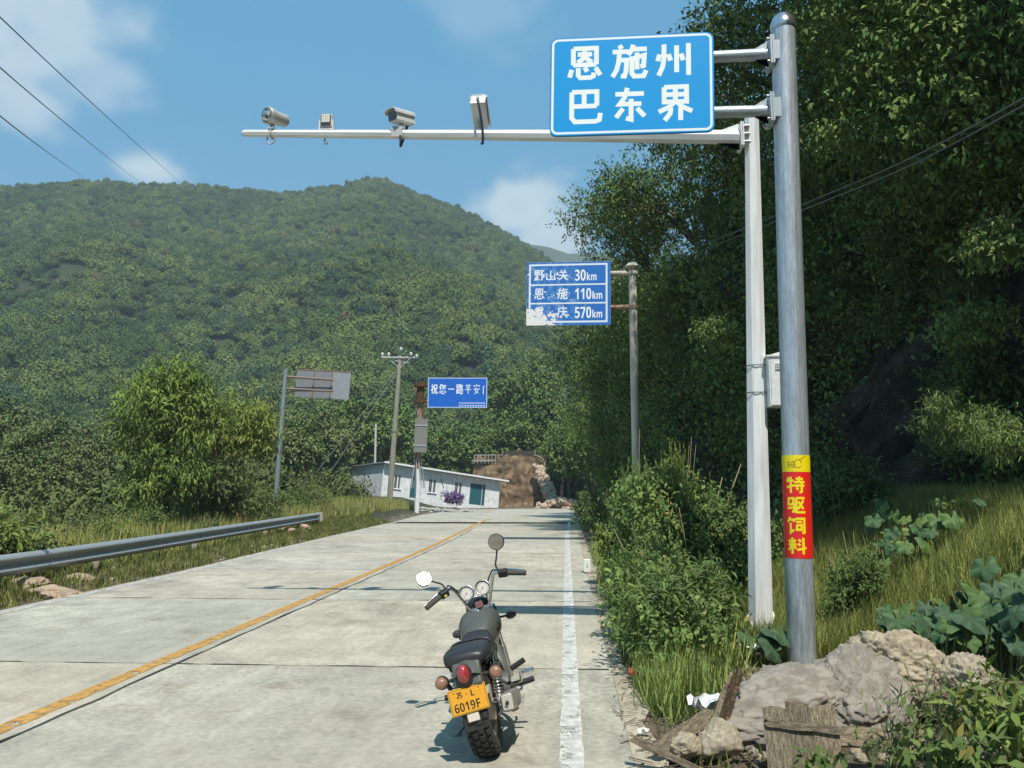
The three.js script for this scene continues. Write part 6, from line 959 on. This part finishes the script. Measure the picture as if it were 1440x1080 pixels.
  obj('filler_cap', cyl(0.036, 0.04, 0.02, [0, 0.772, -0.74], undefined, 24), chrome, tank); for (const s of [-1, 1]) obj('knee_pad', xf(new THREE.SphereGeometry(0.05, 16, 10), [0, 0, 0], [0, 0, 0], [0.25, 0.75, 1.6]).translate(s * 0.138, 0.64, -0.64), black, tank);
  for (const s of [-1, 1]) obj('side_cover', xf(new THREE.SphereGeometry(0.11, 18, 12), [0, 0, 0], [0, 0, 0], [0.3, 0.95, 1.25]).translate(s * 0.105, 0.47, -0.24), paint, T);
  // engine
  const eng = obj('engine', [box(0.22, 0.17, 0.28, [0, 0.27, -0.56], undefined, 0.04), cyl(0.085, 0.085, 0.05, [0.125, 0.27, -0.5], [0, 0, Math.PI / 2], 28), cyl(0.075, 0.075, 0.05, [-0.125, 0.27, -0.58], [0, 0, Math.PI / 2], 28)], std([0.22, 0.215, 0.205], 0.5, 0.55), T);
  obj('cylinder', [cyl(0.055, 0.055, 0.22, [0, 0.45, -0.62], [-0.18, 0, 0], 20)], steel, eng); for (let i = 0; i < 7; i++) obj('cooling_fin', box(0.16, 0.007, 0.16, [0, 0.37 + i * 0.024, -0.605 - i * 0.0045], [-0.18, 0, 0], 0.002), steel, eng); obj('cylinder_head', box(0.13, 0.06, 0.14, [0, 0.555, -0.64], [-0.18, 0, 0], 0.012), steel, eng);
  obj('carburettor', cyl(0.03, 0.03, 0.12, [0.02, 0.46, -0.5], [Math.PI / 2, 0, 0], 14), alloy, eng);
  const ex = obj('exhaust', [tube([[0.03, 0.47, -0.7], [0.05, 0.40, -0.8], [0.09, 0.25, -0.78], [0.14, 0.185, -0.65], [0.165, 0.19, -0.5], [0.175, 0.205, -0.36]], 0.02, 40, 12)], chrome, T);
  obj('muffler', xf(loft([[0.17, 0, 0.034, 0.044, 0.5], [0.165, 0, 0.042, 0.054, 0.5], [0.0, 0, 0.044, 0.056, 0.5], [-0.25, 0, 0.042, 0.052, 0.55], [-0.36, 0, 0.025, 0.03, 0.8], [-0.4, 0, 0.02, 0.02, 1]], 24), [0.185, 0.275, -0.03], [-0.16, 0, 0]), std([0.42, 0.40, 0.36], 0.42, 0.6), ex); obj('muffler_cap', box(0.066, 0.088, 0.012, [0.185, 0.303, 0.143], [-0.16, 0, 0], 0.006), std([0.55, 0.52, 0.45], 0.5, 0.3), ex); obj('tail_pipe', cyl(0.011, 0.011, 0.03, [0.185, 0.303, 0.152], [Math.PI / 2, 0, 0], 12), black, ex); obj('heat_shield', xf(new THREE.CylinderGeometry(0.062, 0.062, 0.24, 20, 1, true, -0.2, 1.9), [0.188, 0.245, -0.16], [Math.PI / 2 - 0.16, 0, 0]), std([0.62, 0.61, 0.58], 0.25, 0.95, { side: THREE.DoubleSide }), ex);
  obj('kick_starter', [tube([[0.16, 0.28, -0.46], [0.225, 0.29, -0.44], [0.245, 0.34, -0.36], [0.25, 0.36, -0.33]], 0.011), rod([0.245, 0.36, -0.33], [0.335, 0.37, -0.32], 0.014, 0.014, 12)], chrome, T);
  for (const s of [-1, 1]) { const peg = obj('foot_peg', rod([s * 0.13, 0.24, -0.52], [s * 0.21, 0.26, -0.52], 0.013, 0.013, 10), steel, T); obj('peg_rubber', rod([s * 0.2, 0.258, -0.52], [s * 0.31, 0.27, -0.52], 0.02, 0.019, 14), black, peg); }
  for (const s of [-1, 1]) { const peg = obj('pillion_peg', [tube([[s * 0.11, 0.36, -0.3], [s * 0.17, 0.34, -0.2], [s * 0.185, 0.35, -0.16]], 0.011)], alloy, T); obj('peg_rubber', s > 0 ? rod([0.185, 0.385, -0.40], [0.285, 0.425, -0.40], 0.018, 0.018, 14) : rod([-0.17, 0.35, -0.16], [-0.2, 0.42, -0.14], 0.016, 0.016, 12), black, peg); }
  obj('brake_pedal', tube([[0.15, 0.22, -0.48], [0.2, 0.2, -0.62], [0.2, 0.22, -0.7]], 0.009), chrome, T); obj('brake_rod', rod([0.14, 0.24, -0.45], [0.1, 0.22, 0.03], 0.006, 0.006, 6), chrome, T);
  obj('side_stand', [tube([[-0.1, 0.2, -0.42], [-0.19, 0.1, -0.4], [-0.245, 0.057, -0.37]], 0.011), box(0.05, 0.012, 0.05, [-0.255, 0.056, -0.36])], steel, T);
  obj('battery_box', box(0.16, 0.16, 0.14, [0, 0.45, -0.3], undefined, 0.012), black, T);
  // steering: turned towards the stand side
  const S = group('front_fork', T, [0, 0.62, -0.955]); S.rotation.order = 'XYZ'; S.rotation.set(0.42, 0.24, 0, 'XYZ');
  for (const s of [-1, 1]) { obj('fork_tube', rod([s * 0.085, 0.14, 0], [s * 0.085, -0.25, 0], 0.017, 0.017, 14), chrome, S); obj('fork_slider', rod([s * 0.085, -0.2, 0], [s * 0.085, -0.47, 0.01], 0.025, 0.023, 14), alloy, S); }
  obj('fork_yoke', [box(0.23, 0.03, 0.07, [0, 0.12, 0.0], undefined, 0.01), box(0.23, 0.03, 0.07, [0, -0.04, 0.0], undefined, 0.01), rod([0, -0.06, 0.03], [0, 0.14, 0.03], 0.024, 0.024, 12)], black, S);
  wheel('front_wheel', S, [0, -0.46, -0.03], 0.285, 0.11);
  const ff = []; { const pos = [], idx = [], n = 14, m = 6; for (let i = 0; i <= n; i++) { const a = lerp(0.5, 2.5, i / n); for (let j = 0; j <= m; j++) { const u = j / m * 2 - 1, d = 0.315 + (1 - u * u) * 0.02; pos.push(u * 0.065, -0.46 + Math.sin(a) * d, -0.03 + Math.cos(a) * d); } } for (let i = 0; i < n; i++) for (let j = 0; j < m; j++) { const a = i * (m + 1) + j; idx.push(a, a + 1, a + m + 1, a + 1, a + m + 2, a + m + 1); } const g = new THREE.BufferGeometry(); g.setAttribute('position', new THREE.Float32BufferAttribute(pos, 3)); g.setIndex(idx); g.computeVertexNormals(); ff.push(g); } obj('front_mudguard', ff, pf, S);
  obj('headlamp', [xf(lathe([[0.0, -0.11], [0.05, -0.105], [0.085, -0.06], [0.095, 0.0], [0.09, 0.01]], 24), [0, 0.08, -0.12], [-Math.PI / 2 - 0.3, 0, 0])], black, S); obj('headlamp_lens', xf(new THREE.SphereGeometry(0.09, 20, 10), [0, 0, 0], [0, 0, 0], [1, 1, 0.25]).translate(0, 0.085, -0.145), glass, S);
  for (const s of [-1, 1]) { const b = obj('front_indicator', xf(new THREE.SphereGeometry(0.036, 18, 12), [0, 0, 0], [0, 0, 0], [1.15, 0.85, 0.75]).translate(s * 0.205, 0.03, 0.03), std([0.05, 0.045, 0.038], 0.4), S); obj('stalk', rod([s * 0.09, 0.03, 0.0], [s * 0.19, 0.03, 0.025], 0.008, 0.008, 8), black, b); }
  for (const [s, dy] of [[-1, 0], [1, 0]]) { const g = obj('gauge', xf(lathe([[0.0, -0.05], [0.035, -0.045], [0.054, -0.01], [0.057, 0.012], [0.052, 0.016]], 26), [0, 0, 0], [0.75, 0, 0]).translate(s * 0.062, 0.285, -0.02), black, S);
    const gt = canvasTex(128, 128, (k, w) => { k.fillStyle = '#b4b2a8'; k.fillRect(0, 0, w, w); k.translate(64, 64); k.strokeStyle = '#222'; for (let i = 0; i < 25; i++) { const a = 2.3 + i / 24 * 4.9; k.lineWidth = i % 4 ? 2 : 5; k.beginPath(); k.moveTo(Math.cos(a) * 58, Math.sin(a) * 58); k.lineTo(Math.cos(a) * 46, Math.sin(a) * 46); k.stroke(); } k.strokeStyle = '#a01818'; k.lineWidth = 5; k.beginPath(); k.moveTo(0, 0); k.lineTo(-34, 26); k.stroke(); k.fillStyle = '#333'; k.beginPath(); k.arc(0, 0, 9, 0, 7); k.fill(); });
    obj('dial', xf(new THREE.CircleGeometry(0.045, 28), [0, 0, 0.0], [0, 0, 0]).rotateX(-Math.PI / 2).translate(0, 0.006, 0).rotateX(0.75).translate(s * 0.062, 0.285, -0.02), std([1, 1, 1], 0.3, 0, { map: gt }), g); obj('chrome_ring', xf(new THREE.TorusGeometry(0.054, 0.005, 8, 30), [0, 0, 0], [Math.PI / 2, 0, 0]).translate(0, 0.013, 0).rotateX(0.75).translate(s * 0.062, 0.285, -0.02), std([0.3, 0.3, 0.3], 0.25, 0.9), g); }
  obj('ignition_panel', box(0.06, 0.05, 0.03, [0, 0.19, 0.02], [-0.6, 0, 0], 0.008), std([0.16, 0.07, 0.07], 0.5), S);
  const hb = obj('handlebar', tube([[-0.355, 0.385, 0.15], [-0.24, 0.40, 0.09], [-0.165, 0.40, 0.045], [-0.115, 0.30, 0.045], [-0.05, 0.165, 0.05], [0.05, 0.165, 0.05], [0.115, 0.30, 0.045], [0.165, 0.40, 0.045], [0.24, 0.40, 0.09], [0.355, 0.385, 0.15]], 0.0115, 70, 12), chrome, S); obj('clamp', [box(0.04, 0.05, 0.05, [-0.04, 0.15, 0.045], undefined, 0.008), box(0.04, 0.05, 0.05, [0.04, 0.15, 0.045], undefined, 0.008)], alloy, hb);
  for (const s of [-1, 1]) {
    obj('grip', rod([s * 0.37, 0.383, 0.158], [s * 0.255, 0.398, 0.098], 0.0185, 0.0185, 16), std([0.075, 0.068, 0.06], 0.9), S);
    obj('switch_block', box(0.07, 0.055, 0.05, [s * 0.222, 0.402, 0.083], [0, -s * 0.42, 0], 0.012), black, S);
    obj('lever', tube([[s * 0.2, 0.40, 0.05], [s * 0.26, 0.398, 0.045], [s * 0.375, 0.378, 0.11]], 0.007), chrome, S);
    obj('brake_cable', tube([[s * 0.2, 0.40, 0.045], [s * 0.17, 0.39, -0.03], [s * 0.1, 0.26, -0.07], [s * 0.06, 0.08, -0.06]], 0.0055), black, S);
    const m = group('mirror', S, s > 0 ? [0.24, 0.615, 0.01] : [-0.325, 0.545, 0.05]);
    m.rotation.set(s > 0 ? -0.44 : -0.95, s > 0 ? -0.3 : -0.05, 0, 'YXZ');
    obj('mirror_shell', xf(new THREE.SphereGeometry(0.06, 24, 12), [0, 0, 0], [0, 0, 0], [1, 1, 0.3]).translate(0, 0, -0.01), black, m); obj('mirror_glass', xf(new THREE.CircleGeometry(0.054, 32), [0, 0, 0.0095]), mirrorM, m);
    obj('mirror_stem', s > 0 ? tube([[0.2, 0.41, 0.07], [0.188, 0.46, 0.055], [0.21, 0.51, 0.035], [0.235, 0.563, 0.012]], 0.006) : tube([[-0.2, 0.41, 0.06], [-0.215, 0.46, 0.055], [-0.26, 0.495, 0.05], [-0.29, 0.52, 0.048]], 0.006), black, S);
  }
  // the stand-side mirror catches the sun
  scene.updateMatrixWorld(true); const lm = S.children.find((o) => o.name === 'mirror' && o.position.x < 0), wp = lm.getWorldPosition(V()), half = TO_SUN.clone().add(camera.position.clone().sub(wp).normalize()).normalize();
  lm.quaternion.copy(S.getWorldQuaternion(new THREE.Quaternion()).invert().multiply(new THREE.Quaternion().setFromUnitVectors(V(0, 0, 1), half)));
  lm.scale.setScalar(0.88); lm.children.find((o) => o.name === 'mirror_glass').material = std([0.9, 0.9, 0.9], 0.16, 1);
  obj('turn_switch', box(0.02, 0.014, 0.014, [-0.215, 0.395, 0.112], undefined, 0.003), std([0.65, 0.62, 0.05], 0.4), S);
}
renderer.render(scene, camera);
